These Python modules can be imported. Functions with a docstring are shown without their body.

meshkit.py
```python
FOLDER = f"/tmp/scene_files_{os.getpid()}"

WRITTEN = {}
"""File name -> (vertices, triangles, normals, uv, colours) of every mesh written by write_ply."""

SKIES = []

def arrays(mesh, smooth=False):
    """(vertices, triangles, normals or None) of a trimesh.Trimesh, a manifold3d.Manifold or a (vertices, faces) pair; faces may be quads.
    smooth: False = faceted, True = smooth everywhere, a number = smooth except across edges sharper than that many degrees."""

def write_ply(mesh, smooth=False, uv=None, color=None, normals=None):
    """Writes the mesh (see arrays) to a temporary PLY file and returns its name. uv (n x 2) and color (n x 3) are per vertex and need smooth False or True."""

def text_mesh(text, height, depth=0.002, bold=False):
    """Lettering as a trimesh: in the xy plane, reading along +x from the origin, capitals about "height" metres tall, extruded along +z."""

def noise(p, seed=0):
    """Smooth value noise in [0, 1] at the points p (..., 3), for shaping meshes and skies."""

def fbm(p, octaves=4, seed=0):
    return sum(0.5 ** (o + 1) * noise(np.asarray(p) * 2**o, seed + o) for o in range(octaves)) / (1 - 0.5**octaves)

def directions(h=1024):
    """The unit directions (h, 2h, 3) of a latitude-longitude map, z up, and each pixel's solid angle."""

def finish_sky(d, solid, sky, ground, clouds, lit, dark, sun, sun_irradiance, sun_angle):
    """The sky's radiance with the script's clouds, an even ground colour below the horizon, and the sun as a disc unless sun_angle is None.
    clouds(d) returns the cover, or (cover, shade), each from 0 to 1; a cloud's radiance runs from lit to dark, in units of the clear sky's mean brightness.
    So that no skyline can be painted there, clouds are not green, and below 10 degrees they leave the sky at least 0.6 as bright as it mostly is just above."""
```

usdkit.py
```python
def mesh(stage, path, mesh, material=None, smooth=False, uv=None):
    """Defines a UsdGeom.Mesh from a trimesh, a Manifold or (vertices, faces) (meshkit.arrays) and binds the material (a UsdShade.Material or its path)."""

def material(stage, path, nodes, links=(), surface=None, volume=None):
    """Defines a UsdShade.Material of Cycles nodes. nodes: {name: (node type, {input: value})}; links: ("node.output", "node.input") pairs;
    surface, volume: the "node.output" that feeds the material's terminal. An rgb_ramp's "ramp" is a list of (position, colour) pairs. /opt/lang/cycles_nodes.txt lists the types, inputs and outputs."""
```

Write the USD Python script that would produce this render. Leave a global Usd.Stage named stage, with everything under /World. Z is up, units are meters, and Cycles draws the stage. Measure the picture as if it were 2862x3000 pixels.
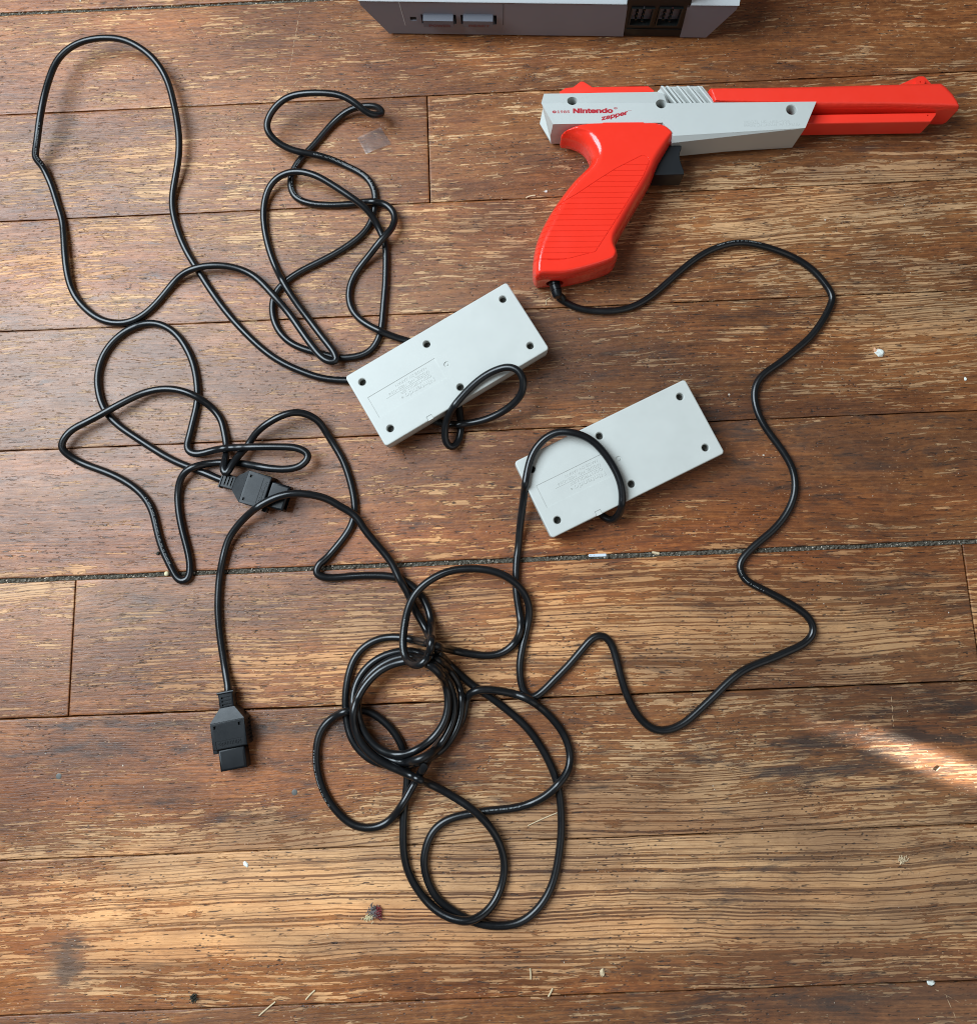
import math, random
import numpy as np, trimesh, manifold3d as m3
import usdkit, meshkit
from pxr import Usd, UsdGeom, UsdLux, UsdShade, Gf, Sdf, Vt
from shapely.geometry import Polygon, Point, box as sbox
from scipy.spatial import cKDTree
from scipy.interpolate import PchipInterpolator, CubicSpline

random.seed(7); RNG = np.random.default_rng(7)
stage = Usd.Stage.CreateInMemory()
UsdGeom.SetStageUpAxis(stage, UsdGeom.Tokens.z); UsdGeom.SetStageMetersPerUnit(stage, 1.0)
UsdGeom.Xform.Define(stage, '/World'); UsdGeom.Scope.Define(stage, '/World/Looks')
MM = 0.001

# ------------------------------------------------------------------ camera
F, PW, PH, PY = 2800.0, 2862, 3000, 1050.0            # focal length in photo pixels, photo size, height of the optical axis (the photo is cropped at the top)
CAM = np.array([11.521, -78.992, 630.77])         # millimetres, floor is z = 0
FWD = np.array([-0.01782242, 0.21810604, -0.97576233]); FWD /= np.linalg.norm(FWD)
RIGHT = np.cross(FWD, [0, 1, 0]); RIGHT /= np.linalg.norm(RIGHT); UP = np.cross(RIGHT, FWD)
cam = UsdGeom.Camera.Define(stage, '/World/camera')
mtx = np.eye(4); mtx[0, :3] = RIGHT; mtx[1, :3] = UP; mtx[2, :3] = -FWD; mtx[3, :3] = CAM * MM
cam.AddTransformOp().Set(Gf.Matrix4d(mtx.tolist()))
cam.CreateHorizontalApertureAttr(36.0); cam.CreateVerticalApertureAttr(36.0 * PH / PW)
cam.CreateFocalLengthAttr(36.0 * F / PW); cam.CreateClippingRangeAttr(Gf.Vec2f(0.01, 50))
cam.CreateVerticalApertureOffsetAttr(-36.0 * (PH / 2 - PY) / PW)
cam.CreateExposureAttr(0.0)

# ------------------------------------------------------------------ light: a window to the left, soft room light, a slip of sun
def look_at(prim, pos, target):
    pos, target = np.array(pos, float), np.array(target, float)
    z = pos - target; z /= np.linalg.norm(z)
    x = np.cross([0, 0, 1.0], z); x /= np.linalg.norm(x); y = np.cross(z, x)
    m = np.eye(4); m[0, :3] = x; m[1, :3] = y; m[2, :3] = z; m[3, :3] = pos
    UsdGeom.Xformable(prim).AddTransformOp().Set(Gf.Matrix4d(m.tolist()))
def rect_light(name, pos, target, w, h, inten, col):
    l = UsdLux.RectLight.Define(stage, '/World/' + name)
    l.CreateWidthAttr(w); l.CreateHeightAttr(h); l.CreateIntensityAttr(inten); l.CreateColorAttr(Gf.Vec3f(*col))
    look_at(l.GetPrim(), pos, target); return l
def spot_light(name, pos, target, half_deg, inten, soft, col):
    l = UsdLux.SphereLight.Define(stage, '/World/' + name); l.CreateRadiusAttr(0.004); l.CreateIntensityAttr(inten); l.CreateColorAttr(Gf.Vec3f(*col))
    sh = UsdLux.ShapingAPI.Apply(l.GetPrim()); sh.CreateShapingConeAngleAttr(half_deg); sh.CreateShapingConeSoftnessAttr(soft)
    look_at(l.GetPrim(), pos, target)
rect_light('window_light', (-0.86, 0.34, 1.18), (0.0, 0.0, 0), 0.95, 1.0, 13.0, (0.84, 0.985, 1.09))
rect_light('room_bounce_light', (1.25, -1.15, 1.7), (0.0, 0.0, 0), 2.2, 2.0, 0.6, (1.0, 0.985, 0.96))
dome = UsdLux.DomeLight.Define(stage, '/World/room_light')
dm = usdkit.material(stage, '/World/Looks/room_glow', {'b': ('background_shader', {'color': (0.95, 0.98, 1.0), 'strength': 0.10})}, surface='b.background')
UsdShade.MaterialBindingAPI.Apply(dome.GetPrim()).Bind(dm)

# ------------------------------------------------------------------ helpers
def px(p, z=0.0):
    """Photo pixels -> points (mm) on the horizontal plane at height z (scalar or one per point)."""
    p = np.atleast_2d(np.asarray(p, float))
    d = FWD + ((p[:, 0] - PW / 2) / F)[:, None] * RIGHT - ((p[:, 1] - PY) / F)[:, None] * UP
    t = (np.asarray(z, float) - CAM[2]) / d[:, 2]
    return CAM + d * np.reshape(t, (-1, 1))
def plane_hit(p, point, normal):
    p = np.atleast_2d(np.asarray(p, float))
    d = FWD + ((p[:, 0] - PW / 2) / F)[:, None] * RIGHT - ((p[:, 1] - PY) / F)[:, None] * UP
    t = ((np.asarray(point) - CAM) @ normal) / (d @ normal)
    return CAM + d * t[:, None]
# a slip of low sun on the boards at the right edge
for nm_, c_, a_, r_ in (('sun_slip_light', (2618, 2190), 0.0068, 7.5e5), ('sun_slip_light_001', (2785, 2254), 0.0080, 7.5e5), ('sun_slip_light_002', (2425, 2140), 0.0036, 3.5e5)):
    c_ = px(c_)[0] * MM; d_ = np.array([0.944, -0.33]); e_ = math.radians(14)
    spot_light(nm_, (c_[0] + d_[0] * math.cos(e_), c_[1] + d_[1] * math.cos(e_), math.sin(e_)), (c_[0], c_[1], 0), math.degrees(a_), r_, 0.03, (1.0, 0.93, 0.78))
def rg(x0, y0, k, pts):
    """points read in an enlarged crop of the photo (origin x0, y0, k photo pixels per crop pixel)"""
    return [(x0 + k * p[0], y0 + k * p[1], *p[2:]) for p in pts]
USED = {}
def path_for(name, parent=None):
    base = (str(parent.GetPath()) if parent else '/World') + '/' + name
    n = USED.get(base, -1) + 1; USED[base] = n
    return base if n == 0 else f'{base}_{n:03d}'
def put(name, mesh, mat, parent=None, smooth=30, label=None, cat=None, group=None, kind=None):
    """one mesh prim; mesh in mm"""
    v, f = None, None
    if hasattr(mesh, 'to_mesh'):
        m = mesh.to_mesh(); mesh = trimesh.Trimesh(np.array(m.vert_properties[:, :3]), np.array(m.tri_verts), process=False)
    if isinstance(mesh, (list,)): mesh = trimesh.util.concatenate(mesh)
    mesh = trimesh.Trimesh(np.asarray(mesh.vertices) * MM, mesh.faces, process=False)
    p = usdkit.mesh(stage, path_for(name, parent), mesh, mat, smooth=smooth).GetPrim()
    tag(p, label, cat, group, kind); return p
def thing(name, label=None, cat=None, group=None, kind=None):
    p = UsdGeom.Xform.Define(stage, path_for(name)).GetPrim(); tag(p, label, cat, group, kind); return p
def tag(p, label=None, cat=None, group=None, kind=None):
    for k, v in (('label', label), ('category', cat), ('group', group), ('kind', kind)):
        if v: p.SetCustomDataByKey(k, v)
def man(tm):
    return m3.Manifold(m3.Mesh(np.asarray(tm.vertices, np.float32), np.asarray(tm.faces, np.uint32)))
def loft(layers):
    """closed solid through outlines of equal vertex count (top one last); each an n x 3 array, counter-clockwise from above"""
    L = [np.asarray(l, float) for l in layers]; n = len(L[0]); v = np.vstack(L); f = []
    for k in range(len(L) - 1):
        for i in range(n):
            j = (i + 1) % n; a, b, c, d = k*n+i, k*n+j, (k+1)*n+j, (k+1)*n+i
            f += [(a, b, c), (a, c, d)]
    def cap(l, off, up):
        from mapbox_earcut import triangulate_float64 as te
        t = te(np.ascontiguousarray(l[:, :2]), np.array([n], np.uint32)).reshape(-1, 3).astype(int)
        for a, b, c in t:
            s = np.cross(l[b, :2] - l[a, :2], l[c, :2] - l[a, :2])
            f.append((a+off, b+off, c+off) if (s > 0) == up else (a+off, c+off, b+off))
    cap(L[0], 0, False); cap(L[-1], (len(L)-1)*n, True)
    return trimesh.Trimesh(v, np.array(f), process=False)
def ccw(p):
    p = np.asarray(p, float)[:, :2]
    x, y = p[:, 0], p[:, 1]
    return p if (x*np.roll(y, -1) - np.roll(x, -1)*y).sum() > 0 else p[::-1]
def inset(p, r):
    """move every vertex of a ccw outline inward by r (scalar or per vertex)"""
    e = np.roll(p, -1, 0) - p; e /= np.maximum(np.linalg.norm(e, axis=1, keepdims=True), 1e-9)
    nrm = np.c_[-e[:, 1], e[:, 0]]; a = np.roll(nrm, 1, 0); b = nrm
    m = a + b; m /= np.maximum((m * m).sum(1, keepdims=True) / 2, 0.35)
    return p + m * np.reshape(r, (-1, 1))
def prism(p, z0, z1, r=0.0, drop=None, seg=4, r0=None):
    """outline p (mm, n x 2) from z0 to z1, with rounded upper and lower edges: r = inward radius (scalar/per vertex), drop = its height"""
    q_ = np.asarray(p, float)[:, :2]; p = ccw(q_); flip = p[0][0] != q_[0][0] or p[0][1] != q_[0][1]
    r = np.broadcast_to(np.asarray(r, float), len(p)); r = r[::-1] if flip else r; drop = float(np.max(r)) if drop is None else drop
    r0 = r if r0 is None else np.broadcast_to(np.asarray(r0, float), len(p)); d0 = drop if np.max(r0) > 0 else 0
    Ls = []
    if np.max(r0) > 0:
        for k in range(seg + 1):
            a = k / seg * math.pi / 2; Ls.append(np.c_[inset(p, r0 * (1 - math.sin(a))), np.full(len(p), z0 + d0 * (1 - math.cos(a)))])
    else: Ls.append(np.c_[p, np.full(len(p), z0)])
    if np.max(r) > 0:
        for k in range(seg + 1):
            a = k / seg * math.pi / 2; Ls.append(np.c_[inset(p, r * (1 - math.cos(a))), np.full(len(p), z1 - drop * (1 - math.sin(a)))])
    else: Ls.append(np.c_[p, np.full(len(p), z1)])
    return loft(Ls)
def rrect(w, h, r, seg=5, cx=0, cy=0):
    o = []
    for sx, sy, a0 in ((1, 1, 0), (-1, 1, 90), (-1, -1, 180), (1, -1, 270)):
        for k in range(seg + 1):
            a = math.radians(a0 + 90 * k / seg); o.append((cx + sx*(w/2 - r) + r*math.cos(a), cy + sy*(h/2 - r) + r*math.sin(a)))
    return np.array(o)
def cyl(cx, cy, z0, z1, r, seg=28, r2=None):
    m = m3.Manifold.cylinder(z1 - z0, r, r if r2 is None else r2, seg); return m.translate((cx, cy, z0))
def bx(x0, y0, z0, x1, y1, z1):
    return trimesh.creation.box(bounds=[(x0, y0, z0), (x1, y1, z1)])
def place(tm, x, y, z, ang):
    tm = tm.copy(); c, s = math.cos(ang), math.sin(ang)
    T = np.eye(4); T[:2, :2] = [[c, -s], [s, c]]; T[:3, 3] = (x, y, z); tm.apply_transform(T); return tm
def smooth_closed(p, n):
    p = np.asarray(p, float); q = np.vstack([p, p[:1]])
    d = np.r_[0, np.cumsum(np.linalg.norm(np.diff(q, axis=0), axis=1) ** 0.5)]
    return CubicSpline(d, q, bc_type='periodic')(np.linspace(0, d[-1], n, endpoint=False))
def glyphs(s, h, depth, stroke):
    import glob
    from PIL import Image, ImageDraw, ImageFont
    from shapely import affinity, box, union_all
    k = int(stroke); font = ImageFont.truetype(glob.glob('/opt/blender-*/*/datafiles/fonts/Inter.woff2')[0], 96)
    x0, y0, x1, y1 = font.getbbox(s, anchor='ls', stroke_width=k); im = Image.new('L', (x1 - x0 + 8, y1 - y0 + 8))
    ImageDraw.Draw(im).text((4 - x0, 4 - y0), s, 255, font, anchor='ls', stroke_width=k)
    on = np.pad(np.asarray(im) > 127, ((0, 0), (1, 1))).astype(np.int8)
    rows, st = np.nonzero(np.diff(on, axis=1) == 1); en = np.nonzero(np.diff(on, axis=1) == -1)[1]
    shp = union_all(box(st, -rows - 1, en, -rows)).buffer(.6).buffer(-.6).simplify(.7); q = h / (70.0 + 2 * k)
    shp = affinity.affine_transform(shp, [q, 0, 0, q, -4 * q, (4 - y0) * q])
    return trimesh.util.concatenate([trimesh.creation.extrude_polygon(g, depth, engine='earcut') for g in getattr(shp, 'geoms', [shp])])
def text(s, h, depth=0.12, bold=False, width=None, italic=0.0):
    """lettering in mm, centred on its left baseline; width: total width to fit"""
    t = glyphs(s, h, depth, bold); t.vertices[:, 2] -= t.vertices[:, 2].min()
    t.vertices[:, 0] -= t.vertices[:, 0].min()
    if width: t.vertices[:, 0] *= width / t.vertices[:, 0].max()
    if italic: t.vertices[:, 0] += italic * t.vertices[:, 1]
    return t

# ------------------------------------------------------------------ materials
def plastic(name, col, rough=0.45, bump=0.02, spec=0.5, scale=2500.0, var=0.03, coat=0.0):
    n = {'g': ('geometry', {}), 'n': ('noise_texture', {'scale': scale, 'detail': 3.0}),
         'b': ('bump', {'strength': 0.35, 'distance': bump * MM}),
         'n2': ('noise_texture', {'scale': 45.0, 'detail': 4.0, 'roughness': 0.65}),
         'r': ('map_range', {'from_min': 0.3, 'from_max': 0.7, 'to_min': rough - 0.06, 'to_max': rough + 0.08}),
         'c': ('mix_color', {'blend_type': 'mix', 'a': tuple(c * (1 - var) for c in col), 'b': tuple(min(1, c * (1 + var)) for c in col)}),
         'p': ('principled_bsdf', {'specular_ior_level': spec, 'coat_weight': coat, 'coat_roughness': 0.12})}
    l = [('g.position', 'n.vector'), ('g.position', 'n2.vector'), ('n.fac', 'b.height'), ('b.normal', 'p.normal'), ('n2.fac', 'r.value'),
         ('r.result', 'p.roughness'), ('n2.fac', 'c.fac'), ('c.result', 'p.base_color')]
    return usdkit.material(stage, '/World/Looks/' + name, n, l, surface='p.BSDF')
M = {}
M['grey'] = plastic('grey_plastic', (0.49, 0.50, 0.475), 0.46, 0.03)
M['grey2'] = plastic('grey_plastic_shell', (0.53, 0.535, 0.50), 0.44, 0.03, var=0.07)
M['warmgrey'] = plastic('grey_plastic_front', (0.40, 0.38, 0.34), 0.5, 0.02)
M['red'] = plastic('orange_red_plastic', (0.86, 0.036, 0.017), 0.40, 0.02, var=0.02)
M['redgloss'] = plastic('orange_red_gloss', (0.87, 0.034, 0.016), 0.20, 0.006, var=0.02, coat=0.3)
M['ink'] = plastic('red_ink', (0.40, 0.012, 0.022), 0.5, 0.0)
M['inkdark'] = plastic('dark_red_ink', (0.12, 0.03, 0.035), 0.5, 0.0)
M['cable'] = plastic('black_cable_rubber', (0.005, 0.0055, 0.0065), 0.27, 0.008, var=0.15, scale=1200)
M['black'] = plastic('black_plastic', (0.0045, 0.0055, 0.007), 0.33, 0.015, spec=0.30, var=0.08)
M['trigger'] = plastic('charcoal_plastic', (0.0075, 0.0085, 0.010), 0.5, 0.02, spec=0.35)
M['hole'] = plastic('dark_recess', (0.01, 0.01, 0.01), 0.7, 0.0)
M['screw'] = plastic('dull_screw_steel', (0.05, 0.045, 0.035), 0.5, 0.02)
M['nesdark'] = plastic('console_dark_grey', (0.205, 0.195, 0.218), 0.55, 0.03)
M['neslight'] = plastic('console_light_grey', (0.56, 0.59, 0.60), 0.5, 0.03)
M['button'] = plastic('console_button_grey', (0.115, 0.117, 0.14), 0.5, 0.02)
M['teal'] = plastic('port_rim_grey', (0.005, 0.007, 0.007), 0.4, 0.02)
M['print'] = plastic('pale_cable_print', (0.17, 0.18, 0.18), 0.5, 0.0)

# wood: everything is driven by each plank's own coordinates "pc" (metres along, across, a random number) and hand-placed masks of wear, tint and painted sheen
def wood(name, tone=(1, 1, 1), line_scale=1050.0, line_dark=0.80, fleck=0.0, seed=0.0):
    N, L = {}, []
    def nd(k, t, **kw): N[k] = (t, kw); return k
    def lk(a, b): L.append((a, b))
    def math_(k, op, a, b=None, clamp=False):
        kw = {'math_type': op}
        if clamp: kw['use_clamp'] = True
        for i, x in ((1, a), (2, b)):
            if x is None: continue
            if isinstance(x, (int, float)): kw[f'value{i}'] = float(x)
        nd(k, 'math', **kw)
        for i, x in ((1, a), (2, b)):
            if isinstance(x, str): lk(x, f'{k}.value{i}')
        return k + '.value'
    def rng(k, src, a, b, c, d, kind='linear'):
        nd(k, 'map_range', from_min=a, from_max=b, to_min=c, to_max=d, clamp=True, range_type=kind); lk(src, k + '.value'); return k + '.result'
    def noise(k, su, sv, v='V', detail=2.0, rough=0.5, dist=0.0, off=0.0):
        nd(k + 'm', 'mapping', scale=(su, sv, 1.0), location=(off + seed, off * 1.7, seed)); lk(v, k + 'm.vector')
        nd(k, 'noise_texture', scale=1.0, detail=detail, roughness=rough, distortion=dist); lk(k + 'm.vector', k + '.vector'); return k + '.fac'
    def mixc(k, fac, a, b, blend='mix'):
        kw = {'blend_type': blend}
        if not isinstance(fac, str): kw['fac'] = float(fac)
        if not isinstance(a, str): kw['a'] = a
        if not isinstance(b, str): kw['b'] = b
        nd(k, 'mix_color', **kw)
        for s, x in (('fac', fac), ('a', a), ('b', b)):
            if isinstance(x, str): lk(x, f'{k}.{s}')
        return k + '.result'
    nd('pc', 'attribute', attribute='pc'); nd('mk', 'attribute', attribute='mask'); nd('mk2', 'attribute', attribute='tint')
    nd('ms', 'separate_color'); lk('mk.color', 'ms.color'); nd('ms2', 'separate_color'); lk('mk2.color', 'ms2.color')
    nd('sp', 'separate_xyz'); lk('pc.vector', 'sp.vector')
    # bend the grain
    P0 = 'pc.vector'
    w1 = noise('w1', 3.2, 9.0, P0, 1.0, off=3.0); w2 = noise('w2', 24.0, 40.0, P0, 2.0, off=9.0)
    a = math_('wa', 'subtract', w1, 0.5); a = math_('wa2', 'multiply', a, 0.024)
    b = math_('wb', 'subtract', w2, 0.5); b = math_('wb2', 'multiply', b, 0.0034)
    v = math_('wv', 'add', 'sp.y', a); v = math_('wv2', 'add', v, b)
    nd('cv', 'combine_xyz'); lk('sp.x', 'cv.x'); lk(v, 'cv.y'); lk('sp.z', 'cv.z'); V = 'cv.vector'
    # growth rings seen as long fine lines, of uneven spacing
    ring = noise('ring', 1.6, line_scale, V, 1.0, 0.5, off=1.0)
    ringw = noise('ringw', 11.0, line_scale * 1.6, V, 2.0, 0.6, off=5.0)
    late = rng('late', math_('rg1', 'add', math_('rg0', 'multiply', ring, 0.70), math_('rg00', 'multiply', ringw, 0.30)), 0.495, 0.560, 0.0, 1.0, 'smoothstep')
    fine = noise('fine', 75.0, 2300.0, V, 3.0, 0.7, off=2.0)
    dash = noise('dash', 48.0, 760.0, V, 3.0, 0.65, off=7.0)
    mott = noise('mott', 210.0, 520.0, V, 3.0, 0.7, off=13.0)
    # broad tone and grime
    lowA = noise('lowA', 9.0, 34.0, V, 4.0, 0.6, off=11.0)
    lowB = noise('lowB', 30.0, 150.0, V, 5.0, 0.7, off=17.0)
    stainN = noise('stainN', 22.0, 110.0, V, 6.0, 0.72, off=23.0, dist=0.5)
    # varnish, thin here and thick there
    varn = mixc('va', rng('vr', lowA, 0.34, 0.66, 0, 1), (0.1526, 0.0540, 0.0159), (0.3120, 0.1222, 0.0396))
    varn = mixc('vb', rng('vr2', lowB, 0.36, 0.66, 0.0, 0.8), varn, (0.2046, 0.0731, 0.0229))
    dl = math_('dl', 'add', 0.35, math_('dl1', 'multiply', 'ms.b', 0.65))
    varn = mixc('vd', math_('vd0', 'multiply', rng('vd1', dash, 0.50, 0.66, 0, 0.6), dl), varn, (0.4767, 0.2065, 0.0701))
    varn = mixc('ve', math_('ve0', 'multiply', rng('ve1', dash, 0.50, 0.36, 0, 0.6), dl), varn, (0.1006, 0.0381, 0.0127))
    vl = math_('vl0', 'multiply', late, math_('vl1', 'add', 0.12, math_('vl2', 'multiply', 'ms.b', 0.88)))
    varn = mixc('vc', vl, varn, (0.0797, 0.0278, 0.0096))
    varn = mixc('vm', rng('vm1', mott, 0.52, 0.72, 0, 0.45), varn, (0.4160, 0.1985, 0.0791))
    varn = mixc('vn', rng('vn1', mott, 0.46, 0.30, 0, 0.45), varn, (0.0901, 0.0381, 0.0166))
    # bare wood
    bare = mixc('ba', rng('br', fine, 0.34, 0.66, 0, 1), (0.40, 0.225, 0.105), (0.60, 0.385, 0.215))
    bare = mixc('bb', rng('br2', lowB, 0.35, 0.65, 0, 0.7), bare, (0.54, 0.335, 0.170))
    bare = mixc('bd', rng('bd1', mott, 0.45, 0.30, 0, 0.6), bare, (0.32, 0.168, 0.074))
    bl = math_('bl0', 'multiply', late, math_('bl1', 'add', 0.28, math_('bl2', 'multiply', 'ms.b', line_dark)))
    bare = mixc('bc', bl, bare, (0.125, 0.055, 0.022))
    # where the varnish has flaked off: ragged chips strung out along the grain
    e1 = noise('e1', 62.0, 640.0, V, 2.0, 0.55, off=31.0)
    e2 = noise('e2', 21.0, 72.0, V, 4.0, 0.65, off=37.0)
    e3 = noise('e3', 330.0, 900.0, V, 2.0, 0.6, off=41.0)
    e = math_('ea', 'add', math_('eb', 'multiply', e1, 0.53), math_('ec', 'multiply', e2, 0.47))
    e = math_('ed', 'add', e, math_('ee', 'multiply', math_('ef', 'subtract', e3, 0.5), 0.14))
    e = math_('eg', 'subtract', e, math_('eh', 'multiply', late, math_('ei', 'multiply', 'ms.b', 0.16)))
    e = math_('ej', 'add', e, math_('ek', 'multiply', math_('el', 'subtract', 'ms.r', 0.5), 0.42))
    e = math_('em', 'add', e, fleck)
    varn = mixc('vt', rng('vt1', 'ms.r', 0.46, 0.80, 0, 0.75), varn, mixc('vt2', 0.55, varn, (0.40, 0.205, 0.088)))
    expo = rng('expo', e, 0.526, 0.537, 0, 1)
    varn = mixc('vh', rng('vh1', e, 0.45, 0.520, 0, 0.30), varn, (0.37, 0.178, 0.068))
    col = mixc('c1', expo, varn, bare)
    edge = math_('eo', 'multiply', rng('en', e, 0.504, 0.522, 0, 1), math_('ep', 'subtract', 1.0, expo))
    col = mixc('c1b', math_('eq', 'multiply', edge, 0.45), col, (0.045, 0.019, 0.009))
    # dark stains, small pits and short black ticks
    st = rng('str', math_('st0', 'add', stainN, math_('st1', 'multiply', math_('st2', 'subtract', 'ms.g', 0.5), 0.55)), 0.535, 0.70, 0, 0.85)
    col = mixc('c2', st, col, (0.044, 0.032, 0.030))
    t1 = noise('t1', 120.0, 1000.0, V, 2.0, 0.6, off=47.0)
    tick = rng('tk', t1, 0.635, 0.68, 0, 0.85)
    col = mixc('c3', tick, col, (0.026, 0.0145, 0.0105))
    nd('pm', 'mapping', scale=(230.0, 400.0, 1.0)); lk(P0, 'pm.vector')
    nd('pv', 'voronoi_texture', scale=1.0, feature='f1'); lk('pm.vector', 'pv.vector')
    pn = noise('pn', 30, 40, P0, 2.0, off=53.0)
    pit = math_('pi', 'multiply', rng('pr', 'pv.distance', 0.12, 0.22, 1, 0), rng('pq', pn, 0.54, 0.60, 0, 0.8))
    col = mixc('c4', pit, col, (0.022, 0.014, 0.011))
    nd('qm', 'mapping', scale=(300.0, 420.0, 1.0), location=(7.3, 2.1, 0)); lk(P0, 'qm.vector')
    nd('qv', 'voronoi_texture', scale=1.0, feature='f1'); lk('qm.vector', 'qv.vector')
    qn = noise('qn', 45, 60, P0, 2.0, off=59.0)
    spk = math_('qi', 'multiply', rng('qr', 'qv.distance', 0.12, 0.20, 1, 0), rng('qq', qn, 0.53, 0.60, 0, 0.75))
    col = mixc('c5', spk, col, (0.50, 0.33, 0.20))
    cl = noise('cl', 7.0, 19.0, P0, 5.0, 0.66, off=71.0); col = mixc('c9', rng('c91', cl, 0.40, 0.60, 0.85, 0.0), col, mixc('c92', 1.0, col, (0.50, 0.46, 0.46), 'multiply'))
    cm = noise('cm', 5.0, 24.0, P0, 4.0, 0.6, off=83.0); col = mixc('c93', rng('c94', cm, 0.45, 0.62, 0.0, 0.8), col, mixc('c95', 1.0, col, (1.15, 1.01, 0.88), 'multiply'))
    # tints: r lighter/darker, g towards orange, b towards grey (painted window sheen and smudges)
    sheen_grime = math_('gr0', 'multiply', 'ms2.b', rng('gr1', lowB, 0.25, 0.75, 0.35, 1.0))
    col = mixc('c6', math_('gr2', 'multiply', sheen_grime, 0.62), col, (0.19, 0.135, 0.105))
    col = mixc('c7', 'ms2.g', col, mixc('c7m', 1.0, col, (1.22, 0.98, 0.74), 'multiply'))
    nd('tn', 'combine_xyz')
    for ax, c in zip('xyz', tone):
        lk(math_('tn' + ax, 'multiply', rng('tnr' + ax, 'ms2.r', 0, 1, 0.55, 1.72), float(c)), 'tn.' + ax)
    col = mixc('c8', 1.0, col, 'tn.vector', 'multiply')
    # relief and gloss
    h = math_('h0', 'multiply', expo, -0.8); h = math_('h1', 'subtract', h, math_('h2', 'multiply', late, 0.10))
    h = math_('h3', 'subtract', h, math_('h4', 'multiply', tick, 0.5)); h = math_('h5', 'subtract', h, math_('h6', 'multiply', pit, 0.9))
    h = math_('h7', 'add', h, math_('h8', 'multiply', fine, 0.35)); h = math_('h9', 'add', h, math_('h10', 'multiply', spk, 0.5))
    h = math_('h11', 'add', h, math_('h12', 'multiply', mott, 0.6))
    nd('bp', 'bump', strength=0.8, distance=0.00030); lk(h, 'bp.height')
    ro = math_('ro', 'add', rng('rr', lowB, 0.3, 0.7, 0.33, 0.48), math_('r2', 'multiply', expo, 0.16), True)
    nd('p', 'principled_bsdf', specular_ior_level=0.5); lk(col, 'p.base_color'); lk(ro, 'p.roughness'); lk('bp.normal', 'p.normal')
    return usdkit.material(stage, '/World/Looks/' + name, N, L, surface='p.BSDF')
WOOD = [wood('worn_fir_a', seed=0.0), wood('worn_fir_b', seed=13.0, line_scale=900.0), wood('worn_fir_c', seed=29.0, line_scale=1200.0, line_dark=0.84)]

# ------------------------------------------------------------------ floor: one mesh per plank
PHI = 0.03963
TU, TN = np.array([math.cos(PHI), math.sin(PHI)]), np.array([-math.sin(PHI), math.cos(PHI)])
SEAMS = [508.0, 424.0, 340.16, 258.30, 176.11, 95.51, 12.72, -72.19, -157.22, -239.24, -323.66, -408.0, -492.0]
GAP = [0.6, 0.6, 2.4, 0.42, 0.4, 0.4, 0.5, 2.9, 0.7, 0.4, 0.35, 0.5, 0.5]       # width of the open joint at each seam
U0, U1 = -520.0, 520.0
JOINT = {3: [-34.1], 7: [-270.7, 301.6]}               # butt joints, by plank row
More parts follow.
